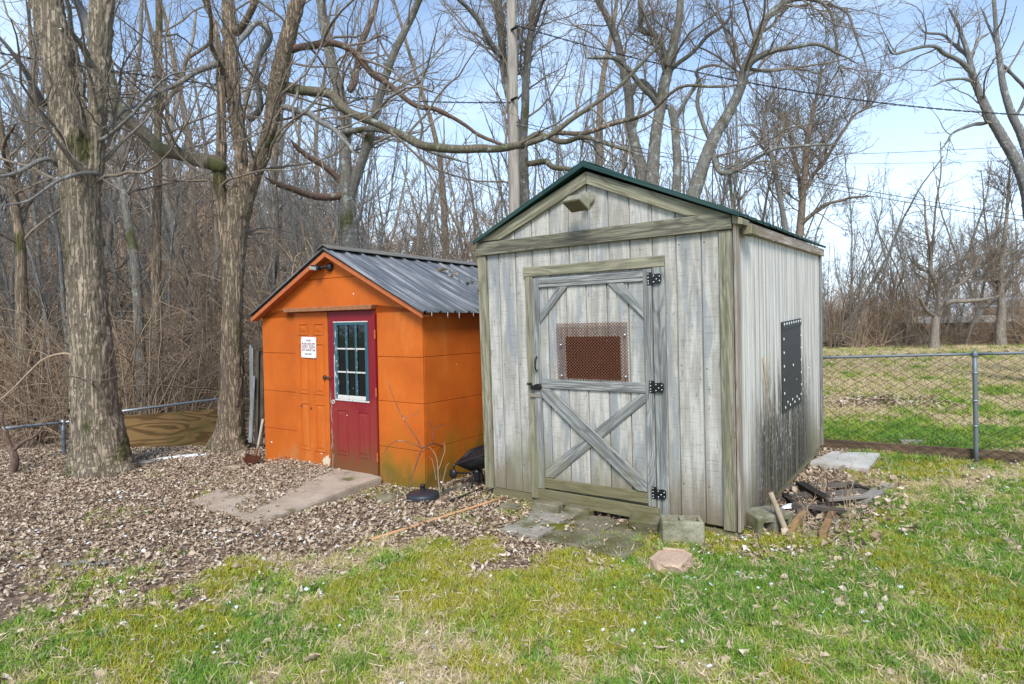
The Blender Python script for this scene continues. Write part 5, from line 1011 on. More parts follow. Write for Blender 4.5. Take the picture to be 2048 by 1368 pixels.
# black hopper spreader wedged between the sheds
hp_ = thing('spreader', 'black plastic hopper spreader wedged between the two sheds', 'spreader'); C0 = LG(-.27, .18, 0); C0[2] = float(T(C0[0],C0[1])); hp_.location = C0; hp_.rotation_euler = (0,0,ya); hp_.scale = (.72,.72,.85)
bm = bmesh.new(); R_ = Ry(-.30)@Rx(.30); top = [(-.30,-.22,0), (.26,-.22,0), (.26,.22,0), (-.30,.22,0)]; lo = [(-.15,-.10,-.20), (.14,-.10,-.20), (.14,.10,-.20), (-.15,.10,-.20)]
def rr4(q, k): return [tuple(R_@np.array([x_*k, y_*k, z_])+np.array([0,0,.46])) for x_, y_, z_ in q]
to, ti, lo_, li = rr4(top,1.), rr4(top,.94), rr4(lo,1.), rr4([(x_,y_,z_+.012) for x_,y_,z_ in lo],.93); rings = [[bm.verts.new(q) for q in s_] for s_ in (lo_, to, ti, li)]
for r0_, r1_ in zip(rings[:-1], rings[1:]):
    for i in range(4): bm.faces.new([r0_[i], r0_[(i+1) % 4], r1_[(i+1) % 4], r1_[i]])
bm.faces.new(rings[0][::-1]); bm.faces.new(rings[3]); bmesh.ops.recalc_face_normals(bm, faces=bm.faces); bmesh.ops.bevel(bm, geom=list(bm.edges), offset=.014, segments=3, affect='EDGES'); obj('hopper', bm_mesh('hopper', bm, BLACKPL, True), hp_)
rim = np.array(to+[to[0]]); V, Qb = tubes(catmull(np.repeat(rim, 1, 0), 60)[None]*1., np.full((1,60), .012), 8)
P4 = []; 
for i in range(4): P4 += [np.array(to[i])+(np.array(to[(i+1)%4])-np.array(to[i]))*f for f in (.06,.5,.94)]
P4.append(P4[0]); V, Qb = tubes(catmull(P4, 80)[None], np.full((1,80), .011), 8); obj('rim', mesh_np('rim', V, Qb, BLACKPL), hp_)
rod('gearbox', (-.02,0,.10), (-.02,0,.24), .045, BLACKPL, hp_, 14, r1=.06)
for a_, b_, r_ in (((-.02,-.10,.22),(.0,-.16,.03),.013), ((.0,-.16,.03),(-.24,-.20,.0),.012), ((-.02,.10,.22),(.0,.14,.03),.013), ((-.05,-.05,.20),(-.33,-.12,.19),.012)): rod('frame_tube', a_, b_, r_, BLACK, hp_, 10)
V, Qb = lathe_np([(1e-4,-.03), (.05,-.028), (.062,-.015), (.064,.015), (.05,.028), (1e-4,.03)], 24); o = obj('small_wheel', mesh_np('small_wheel', V@Rx(PI/2).T, Qb, BLACKPL), hp_); o.location = (-.37,-.13,.175)
V, Qb = lathe_np([(1e-4,-.025), (.012,-.025), (.02,.025), (1e-4,.03)], 12); o = obj('knob', mesh_np('knob', V, Qb, BLACKPL), hp_); o.location = (-.35,-.13,.27)
# boards lying along the foot of the orange wall
OLD = trim_mat(None, 'old_grey_scrap_wood', (.16,.135,.115), (.07,.055,.045), .1); OLDO = trim_mat(None, 'orange_cut_scrap_wood', (.42,.26,.12), (.25,.15,.07), .0); OLDG = trim_mat(None, 'pale_scrap_wood', (.34,.31,.27), (.2,.17,.14), .1); DARKW = trim_mat(None, 'dark_wet_wood', (.045,.035,.028), (.02,.016,.013), .0)
def lay(name, px0, py0, px1, py1, w, th, mat, label, cat='board', h=.03, h1=None, group=None, roll=0.):
    a, b = G(px0, py0, h), G(px1, py1, h if h1 is None else h1); return tag(beam(name, a, b, w, th, mat, bev=.003, roll=roll), label, cat, group)
lay('old_board', 868, 992, 965, 962, .10, .03, OLD, 'grey board lying between the sheds by the spreader', h=.02); lay('dark_pipe', 900, 1003, 965, 978, .03, .03, DARKW, 'dark wet lath lying beside the grey board', h=.02)
st = thing('metal_stake', 'short black stake with white tip beside the parasol base', 'stake'); a = G(888, 990); st.location = a; rod('shaft', (0,0,-.02), (-.025,.02,.12), .012, BLACK, st, 8); rod('tip', (-.025,.02,.1205), (-.028,.022,.135), .011, SNOW, st, 8)
# scrap pile right of the grey shed
grp = None
for a_ in [(1565,975,1715,968,.10,.035,OLD,'long dark board across the back of the scrap pile',.05), (1600,968,1662,1004,.09,.05,DARKW,'black weathered timber slanting in the scrap pile',.07), (1618,992,1728,982,.10,.035,OLD,'grey brown board at the middle of the scrap pile',.04),
           (1560,1000,1640,985,.12,.03,OLD,'rotten board against the shed foot in the scrap pile',.04), (1722,1003,1756,986,.10,.06,OLDG,'short cut timber with a yellow end right of the pile',.04), (1748,985,1778,968,.10,.02,CONC,'pale grey offcut beyond the short timber',.03),
           (1582,1062,1606,1030,.05,.07,OLDO,'orange sawn timber end beside the tipped cinder block',.05), (1645,1072,1668,1022,.05,.08,OLDO,'orange sawn timber forming the right of the front frame',.05), (1590,1022,1652,1016,.06,.05,OLD,'dark cross timber behind the front frame',.05),
           (1600,1068,1650,1058,.20,.02,OLDG,'pale plywood scrap between the two orange timbers',.02), (1640,1010,1700,1000,.06,.03,DARKW,'thin black lath at the front of the scrap pile',.05), (1540,1045,1600,1035,.08,.03,OLD,'grey lath behind the tipped cinder block',.03), (1585,1008,1690,1022,.07,.03,OLD,'split grey board lying slantwise over the pile',.09), (1570,990,1600,1015,.06,.03,DARKW,'short dark stub by the shed foot in the pile',.07), (1655,1000,1735,992,.05,.025,OLDG,'narrow pale lath across the right of the pile',.09), (1668,965,1735,978,.07,.03,DARKW,'dark rotten board at the back right of the pile',.05)]:
    lay('scrap_board', *a_[:4], a_[4], a_[5], a_[6], a_[7], 'board', a_[8], None, 'scrap boards piled beside the grey shed')
POLE = simple('peeled_stick', (.36,.29,.20), .85, 0, .3, 18)
sp_ = rod('leaning_pole', G(1549, 1000, .0), W(1528, 715, 5.25), .013, POLE, None, 10, r1=.009); tag(sp_, 'thin pale pole leaning upright on the side wall', 'pole')
a = W(1541,985,4.75); b = G(1578,1078,.0); st2 = rod('broken_branch', b, a, .024, POLE, None, 12, r1=.019); tag(st2, 'thick broken pale branch propped over the tipped cinder block', 'branch')
# left: fence, plywood, gate leaf
fL = thing('chain_link_fence', 'low sagging chain link fence with bright rail behind the left trees', 'fence'); a = W(8,857,7.96); m1 = W(130,845,8.75); m2 = W(240,823,9.35); b = W(500,790,11.5)
rod('top_rail', a, m1, .021, STEEL, fL, 10); rod('top_rail', m1, m2, .021, STEEL, fL, 10); rod('top_rail', m2, b, .021, STEEL, fL, 10)
gpz = float(T(m1[0], m1[1])); rod('post', (m1[0], m1[1]-.03, gpz-.4), (m1[0]-.01, m1[1]-.03, m1[2]+.01), .028, STEEL_BLUE, fL, 12)
V, Qb = lathe_np([(1e-4,.05), (.014,.045), (.030,.015), (.031,-.02)], 14); o = obj('post_cap', mesh_np('post_cap', V, Qb, STEEL), fL); o.location = (m1[0]-.01, m1[1]-.03, m1[2])
rod('post', (b[0]-.3, b[1]-.6, b[2]-.9), (b[0]-.3, b[1]-.6, b[2]-.02), .028, STEEL, fL, 12)
wire_mesh('wire_mesh', (a[0],a[1],0), (m2[0],m2[1],0), -.02, a[2], m2[2], WIRE, fL)
PLY = NT('plywood_weathered'); uv = PLY.coord('UV', (1.1,3.6,1)); wn_ = PLY.noise(PLY.coord('UV', (.8,5.0,1), (.3,.9,0)), 1, 2, .4, .3); w_ = PLY.math('SINE', PLY.math('MULTIPLY', wn_, 38.)); 
fn = PLY.noise(PLY.coord('UV', (6,90,1)), 1, 4, .6); c_ = PLY.mix(PLY.rng(w_, -.2, .95), (.36,.215,.085), (.17,.10,.04)); c_ = PLY.mix(PLY.rng(fn, .5, .7, 0, .5), c_, (.10,.07,.03)); c_ = PLY.mix(PLY.rng(PLY.noise(PLY.coord(scale=(1.6,1.6,1.6)), 1, 4), .5, .68, 0, .6), c_, (.15,.14,.035)); PLY.bump(w_, .15, .003); PLY.color(c_)
q0, q1, q2, q3 = W(236,833,9.2), W(441,817,10.75), W(441,893,10.65), W(252,928,9.1)
bm = bmesh.new(); vs = [bm.verts.new(tuple(q)) for q in (q0,q1,q2,q3)]; f = bm.faces.new(vs); ex = bmesh.ops.extrude_face_region(bm, geom=[f]); dv = Vector((-.006,.012,0))
for g_ in ex['geom']:
    if isinstance(g_, bmesh.types.BMVert): g_.co += dv
bmesh.ops.recalc_face_normals(bm, faces=bm.faces); bm.normal_update(); set_uv(bm, q1-q0); o = obj('plywood_sheet', bm_mesh('plywood_sheet', bm, PLY.m)); tag(o, 'weathered brown plywood sheet leaning on the fence between the trees', 'board')
gt = thing('gate_leaf', 'narrow old gate of grey and dark boards standing left of the orange shed', 'gate'); gb = G(513, 905); gb = np.array([gb[0]*1.03, gb[1]*1.03+.0, 0]); Zg = gb[1]; gt.location = (0,0,0)
GRB = trim_mat(None, 'gate_grey_board', (.30,.32,.32), (.18,.19,.19), .0); GDK = trim_mat(None, 'gate_dark_board', (.12,.105,.08), (.06,.05,.04), .4)
def wb(name, x0_, y0_, x1_, y1_, w_, th, mat, dz=0.): return beam(name, W(x0_,y0_,Zg+dz), W(x1_,y1_,Zg+dz), w_, th, mat, gt, up=(0,1,0), bev=.003)
wb('board', 503,690,504,800,.055,.03,GRB); wb('board', 507,752,501,885,.055,.03,GRB,-.035); wb('board', 515,702,513,885,.05,.03,GDK,.03); wb('top_board', 503,690,533,683,.06,.04,GDK,-.03); wb('board', 523,702,521,895,.07,.02,GDK,.08)
wb('bottom_board', 496,890,530,893,.05,.04,DARKW,.0)
# ------------------------------------------------------------------ utility pole, cables, far guard rail
UP = NT('utility_pole_wood'); v = UP.coord(scale=(9,9,.7)); n_ = UP.noise(v, 2, 5, .6); UP.bump(n_, .4, .01); UP.color(UP.mix(UP.rng(n_, .35, .65), (.40,.36,.30), (.24,.21,.18)))
up = thing('utility_pole', 'weathered grey wooden utility pole behind the two sheds', 'pole'); a = W(1030,600,14.); b = W(1021,-140,14.); up.location = (a[0],a[1],0)
rod('shaft', (0,0,-.3), (b[0]-a[0],b[1]-a[1],b[2]), .150, UP.m, up, 18, r1=.105, n=12)
for zz_ in (60, 200): q = W(1023, zz_, 13.88); rod('bracket', q-np.array([a[0],a[1],0]), q-np.array([a[0],a[1]+.15,0])+np.array([.12,0,0]), .03, BLACK, up, 8)
def cable(p0, p1, sag, r, label, tw=0., grp='cables strung over the yard', mat=CABLE):
    t_ = np.linspace(0, 1, 60)[:,None]; P = p0+(p1-p0)*t_; P[:,2] -= sag*4*(t_*(1-t_))[:,0]; acc = Acc()
    if tw:
        for k in range(2): ph = t_[:,0]*tw*2*PI+k*PI; P2 = catmull(P, 400); ph = np.linspace(0,1,400)*tw*2*PI+k*PI; Q_ = P2+np.stack([0*ph, np.cos(ph)*r*1.0, np.sin(ph)*r*1.0], 1); acc.tube(Q_, np.full(400, r*.8), 5)
    else: acc.tube(P, np.full(60, r), 5)
    tag(obj('cable', acc.mesh('cable', mat)), label, 'cable', grp)
cable(W(-500,10,8.), W(1022,205,13.9), .35, .010, 'twisted black cable crossing the two big left trees to the pole', 40)
cable(W(1030,50,13.9), W(2500,226,13.5), .75, .011, 'thick black cable running right from the pole across open sky', 40)
cable(W(1030,243,13.9), W(2500,490,16.), .25, .008, 'upper of the two low cables passing behind the grey shed roof'); cable(W(1030,250,13.9), W(2500,498,16.), .27, .008, 'lower of the two low cables passing behind the grey shed roof')
cable(W(1300,312,40.), W(2400,262,40.), .5, .016, 'thin far wire, upper one over the lawn trees'); cable(W(1300,322,42.), W(2400,300,42.), .5, .012, 'thin far wire, lower one over the lawn trees')
gr2 = thing('guard_rail', 'pale metal guard rail on a low concrete road bridge beyond the lawn trees', 'guard rail'); q = W(1826,600,37.); gr2.location = (q[0],q[1],0); zt = W(1826,599,37.)[2]
for dx_ in np.arange(0, 16, 2.): beam('post', (dx_,0,zt-1.1), (dx_,0,zt), .14, .14, STEEL, gr2, up=(0,1,0))
beam('rail', (-.3,-.1,zt-.08), (15.,-.1,zt-.04), .06, .16, STEEL, gr2); beam('rail', (-.3,-.1,zt-.5), (15.,-.1,zt-.46), .05, .12, STEEL, gr2); beam('bridge_deck', (-.4,.5,zt-1.25), (15.2,.5,zt-1.25), 2., .4, CONC_P, gr2)
for dx_ in (.3, 3.2): beam('pier', (dx_,.5,zt-3.6), (dx_,.5,zt-1.45), .8, .8, CONC, gr2, up=(0,1,0))
# dark log clutter at the lawn edge
lg = thing('log_heap', 'dark cut logs and black bag at the lawn edge by the shed corner', 'logs'); p = G(1668, 697); lg.location = p
rod('log', (-.75,0,.12), (-.2,.1,.35), .12, DARKW, lg, 10); rod('log', (-.1,.1,.10), (.9,.1,.12), .09, DARKW, lg, 10)
bm = bmesh.new(); bmesh.ops.create_icosphere(bm, subdivisions=3, radius=1.)
for v_ in bm.verts: k = np.array(v_.co); v_.co = Vector(k*(1+.8*(fbm(k*1.6+3, 2)-.5))*np.array([.32,.25,.42])+np.array([.2,.0,.38]))
obj('black_bag', bm_mesh('black_bag', bm, BLACKPL, True), lg)
# ------------------------------------------------------------------ bare shoots, weeds, fallen sticks
def shoots(name, specs, Z, mat, label, cat, lv=None, seed=1, k=6, jit=.02):
    if cat != 'sapling': specs = [[(q[0], q[1], q[2]*.62)+tuple(q[3:]) for q in sp] for sp in specs]
    b = W(specs[0][0][0], specs[0][0][1], Z); root = thing(name, label, cat); root.location = b; acc = Acc(); par = []
    for sp in specs:
        P, R = wpath(sp, Z, 0, jit=jit); par.append((P-b, R)); acc.tube(P-b, R, k)
    obj('stems', acc.mesh('stems', mat), root)
    if lv: a2 = Acc(); crown(np.random.default_rng(seed), par, lv, a2); t_ = obj('twigs', a2.mesh('twigs', mat), root); t_['kind'] = 'stuff'
LVS = [dict(g=(3., .2, (25,60), (.2,.4), .25, .006, 5, .15, .2, .0012), k=3)]
shoots('bare_shrub', [[(816,988,4,-.02),(826,948,4,-.04),(836,915,4,-.06),(843,897,4,-.08)], [(843,897,4,-.08),(828,870,3,-.1),(806,838,3,-.06),(788,800,2,-.03),(774,762,1.5,0)], [(843,897,3,-.08),(820,886,2.5,-.1),(795,882,2,-.06),(775,893,1.8,0),(764,910,1.2,.05)],
   [(843,897,4,-.08),(856,888,4,.1),(866,886,4,.3),(885,893,3,.6),(912,898,3,.9),(938,896,2,1.2)], [(864,886,3,.25),(865,868,2.5,.25),(862,850,2,.25),(852,842,1.5,.2)], [(862,856,2,.25),(876,852,2,.35),(890,850,1.6,.5)], [(806,838,2,-.06),(822,832,1.5,0),(836,826,1.2,0)]], 6.02, BARK_RED, 'bare reddish shrub sprawling over the right front corner of the orange shed', 'shrub', LVS, 5)
shoots('dry_weeds', [[(880,990,3),(876,955,3),(874,925,2.5),(868,905,2),(857,893,1.5)], [(876,940,2.5),(884,915,2),(889,898,1.8),(886,885,1.2)], [(882,985,2.5),(888,950,2),(893,930,1.5),(898,925,1)], [(872,960,2),(866,930,1.5),(862,915,1)]], 6.1, POLE, 'pale dry weed stalks beside the parasol base', 'weeds', LVS, 6)
for i, (px, py, h_, lab) in enumerate([(1556,1072,95,'bare red brown weed stems by the thick broken branch'), (1610,1066,80,'dry weed stems rising from the front timber frame'), (1668,1060,130,'tall thin dry weed stem at the right of the scrap pile'), (1700,1052,110,'bare weed stem right of the orange sawn timbers'), (1530,1040,70,'tangled dry weeds at the shed corner behind the cinder block'), (1640,1000,70,'dry weed stems amid the scrap boards')]):
    Zw = G(px, py)[1]; rw = random.Random(i+50); sp = [[(px+rw.uniform(-8,8), py, 2.6), (px+rw.uniform(-14,14), py-h_*.5, 2), (px+rw.uniform(-26,26), py-h_*rw.uniform(.8,1.1), 1.2)] for _ in range(5)]; shoots('dry_weeds', sp, Zw, BARK_RED if i % 2 == 0 else BRUSH, lab, 'weeds', LVS, 60+i)
shoots('stunted_sapling', [[(12,975,22),(22,950,18),(30,920,14),(22,895,12),(14,872,11),(15,860,8)], [(24,905,8),(45,885,6),(70,872,5),(85,855,3)], [(14,872,7),(6,840,5),(10,815,3)]], 7.55, BARK_RED, 'crooked reddish sapling stump at the far left edge by the rail end', 'sapling', LVS, 7, 12)
for i, (pts_, wd, lab) in enumerate([([(122,1133),(160,1126),(205,1128),(238,1119)], 9, 'thick pale stick lying in the leaves at lower left'), ([(292,1246),(350,1228),(420,1205),(500,1188),(562,1166)], 6, 'long thin dark branch on the grass edge at lower left'), ([(862,1290),(880,1312),(892,1330),(905,1350)], 7, 'pale forked stick on the grass near the bottom middle'),
     ([(328,1147),(400,1136),(470,1125),(505,1120)], 4, 'thin twig lying in the grass edge before the slab'), ([(512,1325),(540,1300),(548,1288)], 8, 'short brown stick in the grass at bottom left centre'), ([(1062,1330),(1085,1340)], 8, 'short pale twig in the grass at bottom centre'), ([(900,1080),(935,1098),(955,1100)], 4, 'thin crooked twig between the tool handle and the pavers')]):
    P = [G(x, y, .018) for x, y in pts_]; P = catmull(P, 24); P[:,2] += .01*np.sin(np.arange(24)*.9); R = np.full(24, wd*.5/FPX*P[0,1])*np.linspace(1, .55, 24); R[0] = R[-1] = 1e-4
    V, Qd = tubes(P[None], R[None], 7); tag(obj('fallen_stick', mesh_np('fallen_stick', V, Qd, BRUSH if i % 2 else BARK_PALE)), lab, 'stick')
# ------------------------------------------------------------------ leaf litter, grass, snow
def leaf_proto(seed, lobes=0):
    r_ = random.Random(seed); n, m = 7, 4; V = []; cup = r_.uniform(-1.6, 1.6); bend = r_.uniform(-1.2, 1.2); tw = r_.uniform(-.8,.8); asp = r_.uniform(.15,.34) if not lobes else .42
    for i in range(n+1):
        f = i/n; w_ = asp*math.sin(PI*min(1, f*.96+.03))**.65
        if lobes: w_ *= (.55+.55*abs(math.sin(f*PI*lobes)))
        w_ = max(w_, .015)
        for j in range(m+1):
            q = (j/m-.5)*2; x = f-.5; y = q*w_; z = cup*w_*(q*q)*.55+bend*(f-.5)**2*.8+.05*r_.uniform(-1,1); c_, s_ = math.cos(tw*(f-.5)*1.5), math.sin(tw*(f-.5)*1.5); V.append((x, y*c_-z*s_, y*s_+z*c_))
    ii = (np.arange(n)[:,None]*(m+1)+np.arange(m)[None]).reshape(-1); return mesh_np('leaf', np.array(V), np.stack([ii, ii+1, ii+m+2, ii+m+1], 1), LEAFM)
LEAFM = instanced_mat('dead_leaf', [(0,(.12,.074,.046)), (.22,(.25,.165,.105)), (.48,(.40,.295,.20)), (.78,(.56,.45,.33)), (1,(.72,.64,.52))], .75, 1)
LP = [leaf_proto(i) for i in range(7)]+[leaf_proto(20+i, 2.5) for i in range(3)]
def leaves(name, x, y, z, size, label, tone=None, tilt=.42):
    m = len(x); rot = np.stack([rng.normal(size=m)*tilt, rng.normal(size=m)*tilt, rng.random(m)*6.3], 1); s = size*rng.uniform(.35, 1.0, m)**1.0*rng.choice([1,1,1.5], m)
    return scatter(name, LP, np.stack([x, y, z], 1), rot, np.stack([s,s,s],1), rng.integers(0, len(LP), m), rng.beta(1.9, 1.5, m) if tone is None else tone, label)
m = 330000; x = rng.uniform(-9, 4.6, m); y = 3.2+rng.random(m)*9.3; g = grassy(x, y); fld = (x > 3.4)&(y > 8.4)
inshed = lambda x, y: ((np.stack([x-GP[0], y-GP[1]], 1)@Rz(GP[3])[:2,:2])[:,0] > .12)&((np.stack([x-GP[0], y-GP[1]], 1)@Rz(GP[3])[:2,:2])[:,0] < 2.4)&((np.stack([x-GP[0], y-GP[1]], 1)@Rz(GP[3])[:2,:2])[:,1] > .35)&((np.stack([x-GP[0], y-GP[1]], 1)@Rz(GP[3])[:2,:2])[:,1] < 3.55)
inhut = lambda x, y: ((np.stack([x-OP[0], y-OP[1]], 1)@Rz(OP[3])[:2,:2])[:,0] > .0)&((np.stack([x-OP[0], y-OP[1]], 1)@Rz(OP[3])[:2,:2])[:,0] < 2.79)&((np.stack([x-OP[0], y-OP[1]], 1)@Rz(OP[3])[:2,:2])[:,1] > .0)
# density: thick under the trees, thin on lawn; the slab edges stay bare
SQ = [G(*q)[:2] for q in ((378,998),(520,1042),(764,962),(600,915))]; SQ = np.array(SQ)
def slabuv(x, y):
    o_ = SQ[0]; a_ = SQ[1]-o_; b_ = SQ[3]-o_; M_ = np.linalg.inv(np.stack([a_, b_], 1)); q = (np.stack([x, y], 1)-o_)@M_.T; return q[:,0], q[:,1]
su, sv_ = slabuv(x, y); ins = (su > 0)&(su < 1)&(sv_ > 0)&(sv_ < 1.1); clear = ins&((su > .86+.1*(n2(x,y,3.)-.5))|((sv_ < .14)&(su < .6)))
keep = (rng.random(m) < (1-g)**1.3*np.clip(.78+.8*(n2(x,y,2.,2,8.)-.5), .2, 1)*(1-.55*ss((4.9-y)/1.)))&~fld&~inshed(x,y)&~inhut(x,y)&~(clear&(rng.random(m) > .06))
pav = np.stack([x-A0[0], y-A0[1]], 1)@np.stack([e1[:2], e2[:2]], 1); onp = (pav[:,0] > 0)&(pav[:,0] < 1.14)&(pav[:,1] > 0)&(pav[:,1] < .75); keep &= ~(onp&(rng.random(m) > .12))
x, y, ins, onp = x[keep], y[keep], ins[keep], onp[keep]; su, sv_ = slabuv(x, y)
z = T(x, y)+rng.uniform(.0, .035, len(x))+np.where(ins, .03+.07*np.clip(sv_, 0, 1), 0)+np.where(onp, .035, 0)
leaves('leaf_litter', x, y, z, .038, 'thick brown leaf litter covering the yard around the sheds')
m = 5200; x = rng.uniform(-5, 6.5, m); y = rng.uniform(2.4, 8.5, m); g = grassy(x, y); k = (g > .3)&(rng.random(m) < .25+1.2*np.clip(n2(x,y,1.6,3,50.)-.45, 0, 1)*3)&~inshed(x,y); x, y = x[k], y[k]; leaves('scattered_leaves', x, y, T(x,y)+.028, .058, 'single curled leaves scattered over the lawn', rng.beta(3, 1.5, len(x)))
m = 2600; x = rng.uniform(1.7, 4.1, m); y = rng.uniform(4.4, 7.6, m); dd = np.stack([x-GP[0], y-GP[1]], 1)@Rz(GP[3])[:2,:2]; k = (dd[:,0] > 2.46)&(dd[:,0] < 3.35+.3*n2(x,y,2.))&(rng.random(m) < .8); x, y = x[k], y[k]; leaves('scrap_pile_leaves', x, y, T(x,y)+rng.random(len(x))*.07, .055, 'dead leaves drifted over the scrap boards beside the grey shed')
m = 45000; x = rng.uniform(-48, 4, m); y = rng.uniform(11.5, 46, m); k = np.abs(x) < y*1.0+2; x, y = x[k], y[k]; leaves('bank_leaves', x, y, T(x,y)+.03, .15, 'leaf carpet on the wooded bank behind the fence')
m = 900; a_ = rng.normal(size=(m,2)); c_ = G(1765, 806); x = c_[0]+a_[:,0]*.55; y = c_[1]+a_[:,1]*.45; leaves('leaf_pile', x, y, T(x,y)+rng.random(m)*.07, .10, 'brown leaf heap on the lawn beyond the fence')
m = 26; ry_ = 1.6+rng.normal(size=m)*.2; rx_ = 2.05+rng.normal(size=m)*.22; pp = np.array([LO(a1, b1, RZ_-abs(a1-1.41)*.5+.04) for a1, b1 in zip(rx_, ry_)]); leaves('roof_leaves', pp[:,0], pp[:,1], pp[:,2], .09, 'few dead leaves caught on the orange shed roof')
def clump(seed, nb, h, sp):
    r_ = random.Random(seed); V = []; F = []
    for b_ in range(nb):
        a_ = r_.random()*6.28; rr_ = r_.random()*sp; x0_, y0_ = math.cos(a_)*rr_, math.sin(a_)*rr_; hd_ = r_.random()*6.28; ln = h*r_.uniform(.5, 1.25); w_ = .0025*r_.uniform(.7, 1.4); lean = r_.uniform(.25, 1.5); b0 = len(V)
        for i in range(4):
            f = i/3; an = lean*f*1.1; px_ = x0_+math.cos(hd_)*ln*f*math.sin(an); py_ = y0_+math.sin(hd_)*ln*f*math.sin(an); pz_ = ln*f*max(.1, math.cos(an)); ww = w_*(1-f*.85)
            V += [(px_-math.sin(hd_)*ww, py_+math.cos(hd_)*ww, pz_), (px_+math.sin(hd_)*ww, py_-math.cos(hd_)*ww, pz_)]
        for i in range(3): F.append([b0+2*i, b0+2*i+1, b0+2*i+3, b0+2*i+2])
    return mesh_np('grass_clump', np.array(V), np.array(F), GRASSM)
GRASSM = instanced_mat('lawn_grass_blades', [(0,(.62,.49,.33)), (.25,(.52,.43,.23)), (.40,(.44,.40,.10)), (.56,(.34,.39,.05)), (.80,(.21,.34,.035)), (1,(.12,.24,.035))], .7)
CL = [clump(i, 16, .050, .045) for i in range(4)]+[clump(10+i, 12, .075, .03) for i in range(2)]
def grass(name, x, y, s, label, keepf=1.):
    g = grassy(x, y); st_ = straw(x, y); k = (rng.random(len(x)) < g*keepf)&~inshed(x,y); x, y, st_, s, g = x[k], y[k], st_[k], s[k], g[k]; m = len(x)
    pav = np.stack([x-A0[0], y-A0[1]], 1)@np.stack([e1[:2], e2[:2]], 1); 
    tone = np.clip(.98-st_*.85-.25*(1-g)+rng.normal(size=m)*.22, 0, 1)
    lean = (rng.random(m) < .5)*rng.normal(size=m)*.9*np.where(tone < .35, 1, .3)
    scatter(name, CL, np.stack([x, y, T(x,y)-.002], 1), np.stack([lean, rng.normal(size=m)*.15, rng.random(m)*6.3], 1), np.stack([s, s, s*np.where(tone > .6, .95, .62)], 1), rng.integers(0, len(CL), m), tone, label)
m = 105000; u_ = rng.random(m); y = 2.3+u_**1.25*6.6; x = (rng.random(m)*2-1)*(y*.86+.6); grass('lawn_grass', x, y, rng.uniform(.6, 1.2, m), 'short patchy green and straw coloured lawn in front of the sheds')
m = 15000; y = 2.3+rng.random(m)**1.25*6.6; x = (rng.random(m)*2-1)*(y*.86+.6); g = grassy(x, y); kk = (rng.random(m) < .25+.75*g)&(g > .02)&~inshed(x,y); x, y = x[kk], y[kk]; mm_ = len(x)
scatter('dry_thatch', CL, np.stack([x,y,T(x,y)+.004],1), np.stack([rng.normal(size=mm_)*1.1, rng.normal(size=mm_)*.9, rng.random(mm_)*6.3],1), np.stack([rng.uniform(.7,1.2,mm_)]*3,1), rng.integers(0,6,mm_), np.clip(rng.normal(size=mm_)*.12+.12,0,.4), 'flattened straw coloured dead grass matted through the lawn')
m = 60000; y = 7.2+rng.random(m)**1.3*26; x = 2.4+rng.random(m)*(y*.86+1-2.4); grass('field_grass', x, y, rng.uniform(.9, 1.6, m)*(.8+y*.045), 'short straw and green grass on the lawn beyond the fence')
m = 9000; x = rng.uniform(-5, 3., m); y = rng.uniform(3.2, 7.5, m); kk = (n2(x, y, 1.9, 3, 77.) > .60); x, y = x[kk], y[kk]; mm_ = len(x); scatter('sparse_grass', CL, np.stack([x,y,T(x,y)],1), np.stack([rng.normal(size=mm_)*.3, rng.normal(size=mm_)*.3, rng.random(mm_)*6.3],1), np.full((mm_,3), .8), rng.integers(0,6,mm_), np.clip(rng.normal(size=mm_)*.25+.5,0,1), 'thin green tufts coming up through the leaf litter')
MOSSB = simple('yellow_moss_tuft', (.34,.32,.03), .9, 0, .35, 60)
MC = []
for i_ in range(3): q_ = clump(40+i_, 26, .042, .05); q_.materials.clear(); q_.materials.append(MOSSB); MC.append(q_)
m = 60000; y = 2.3+rng.random(m)**1.2*7; x = (rng.random(m)*2-1)*(y*.86+.6); kk = (n2(x, y, 1.5, 3, 91.)+.25*(n2(x, y, 9., 2, 92.)-.5) > .575)&(grassy(x, y) > .25)&~inshed(x,y); x, y = x[kk], y[kk]; mm_ = len(x)
scatter('moss_tufts', MC, np.stack([x,y,T(x,y)+.006],1), np.stack([rng.normal(size=mm_)*.2, rng.normal(size=mm_)*.2, rng.random(mm_)*6.3],1), np.stack([rng.uniform(.7,1.3,mm_)]*3,1), rng.integers(0,3,mm_), rng.random(mm_), 'yellow green moss patches spreading through the lawn')
def snow_proto(seed):
    bm = bmesh.new(); bmesh.ops.create_icosphere(bm, subdivisions=2, radius=1.)
    for v_ in bm.verts: k = np.array(v_.co); v_.co = Vector(k*(1+1.1*(fbm(k*1.7+seed*7, 2)-.5))*np.array([1,.75,.30]))
    return bm_mesh('snow_crumb', bm, SNOW, True)
SP = [snow_proto(i) for i in range(4)]
m = 60000; x = rng.uniform(-5.5, 6, m); y = rng.uniform(2.5, 9, m)
dens = np.clip((n2(x, y, .8, 3, 31.)-.52)*5, 0, 1)*np.clip((n2(x, y, 5., 2, 33.)-.48)*6, 0, 1)
for cx_, cy_, rad_, am in ((430,1120,1.0,.9), (1480,1150,.7,1.), (1330,1180,.5,.7), (760,1090,.6,.5), (600,1000,.5,.3), (1250,1260,.5,.3), (880,1340,.35,.5)):
    c_ = G(cx_, cy_); dens += am*np.exp(-((x-c_[0])**2+(y-c_[1])**2)/rad_**2)*np.clip((n2(x, y, 6., 2, 35.)-.45)*5, 0, 1)
k = (rng.random(m) < dens*.20)&~inshed(x,y)&~inhut(x,y); x, y = x[k], y[k]; mm_ = len(x); s = rng.uniform(.004, .012, mm_)*rng.choice([1,1,1,1.7], mm_)
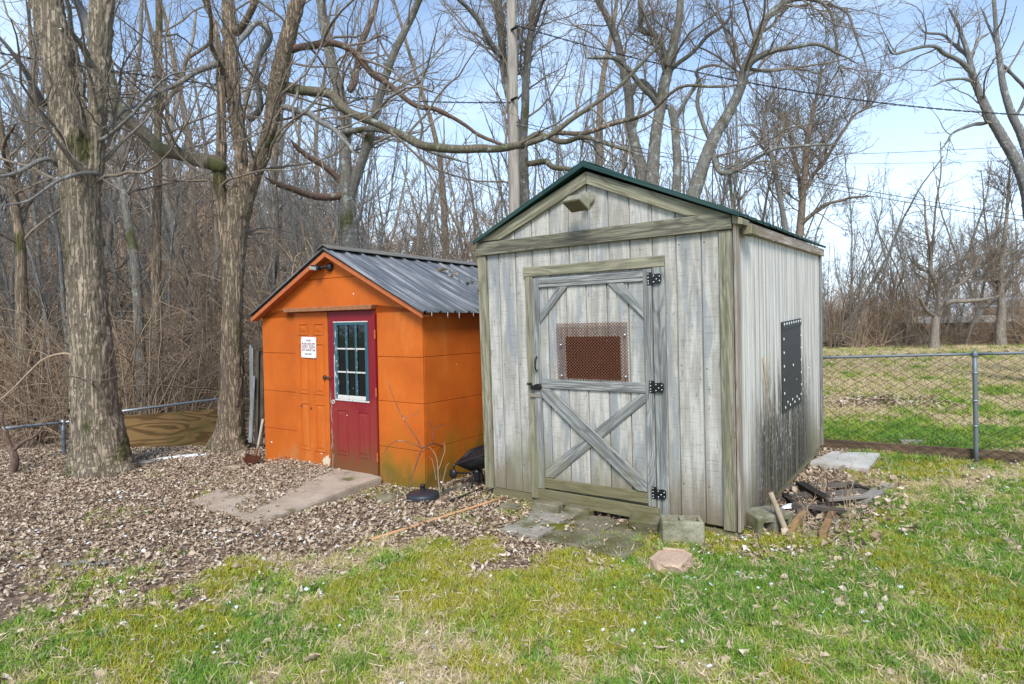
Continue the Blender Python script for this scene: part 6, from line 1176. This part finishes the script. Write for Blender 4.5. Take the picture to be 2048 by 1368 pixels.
scatter('snow_crumbs', SP, np.stack([x,y,T(x,y)+.022+rng.random(mm_)*.012],1), np.stack([rng.normal(size=mm_)*.3, rng.normal(size=mm_)*.3, rng.random(mm_)*6.3],1), np.stack([s,s,s],1), rng.integers(0,4,mm_), rng.random(mm_), 'crumbs of old snow lying in the grass and leaves')
m = 130; d_ = np.array([ray(rng.uniform(0,2048), rng.uniform(0,1368)) for _ in range(m)]); r_ = rng.uniform(1.6, 6.5, m); P = np.array([0,0,HC])+d_*(r_/np.linalg.norm(d_,axis=1))[:,None]; s = rng.uniform(.0012,.0028,m); ok = P[:,2] > .1; mm_ = ok.sum()
scatter('falling_snowflakes', SP, P[ok], rng.normal(size=(mm_,3)), np.stack([s,s,s*2],1)[ok], rng.integers(0,4,mm_), rng.random(mm_), 'few small snowflakes falling through the air')
def snowpatch(P, rx, ry, lab, yaw=0., h=.015):
    th = np.linspace(0, 2*PI, 24, endpoint=False); V = [(0,0,h)]
    for f in (.5,.85,1.):
        for a_ in th: k = 1+.9*(vnoise(np.array([math.cos(a_)*1.5+P[0]*7, math.sin(a_)*1.5+P[1]*7, 1.]))-.5); V.append((rx*f*k*math.cos(a_), ry*f*k*math.sin(a_), h*(1-f**3)-.004*(f > .9)))
    Fq = [[1+r_*24+i, 1+(r_+1)*24+i, 1+(r_+1)*24+(i+1) % 24, 1+r_*24+(i+1) % 24] for r_ in range(2) for i in range(24)]; Ft = [[0, 1+i, 1+(i+1) % 24] for i in range(24)]
    o = obj('snow_patch', mesh_np('snow_patch', np.array(V), [np.array(Fq), np.array(Ft)], SNOW)); o.location = P; o.rotation_euler = (0,0,yaw); tag(o, lab, 'snow')
p = G(370, 912, .02); snowpatch(p, .30, .07, 'thin strip of old snow at the foot of the plywood sheet', .5); p = G(1505, 1040, .0); snowpatch((p[0]+.02,p[1]+.12,.187), .09, .06, 'small white snow patch on top of the tipped cinder block'); p = G(1590, 1012, .06); snowpatch(p, .12, .06, 'snow patch on the scrap wood behind the cinder block', .2)

print('TRIS', sum(sum(len(p.vertices)-2 for p in m.polygons) if len(m.polygons) < 5e3 else len(m.polygons)*2 for m in bpy.data.meshes))
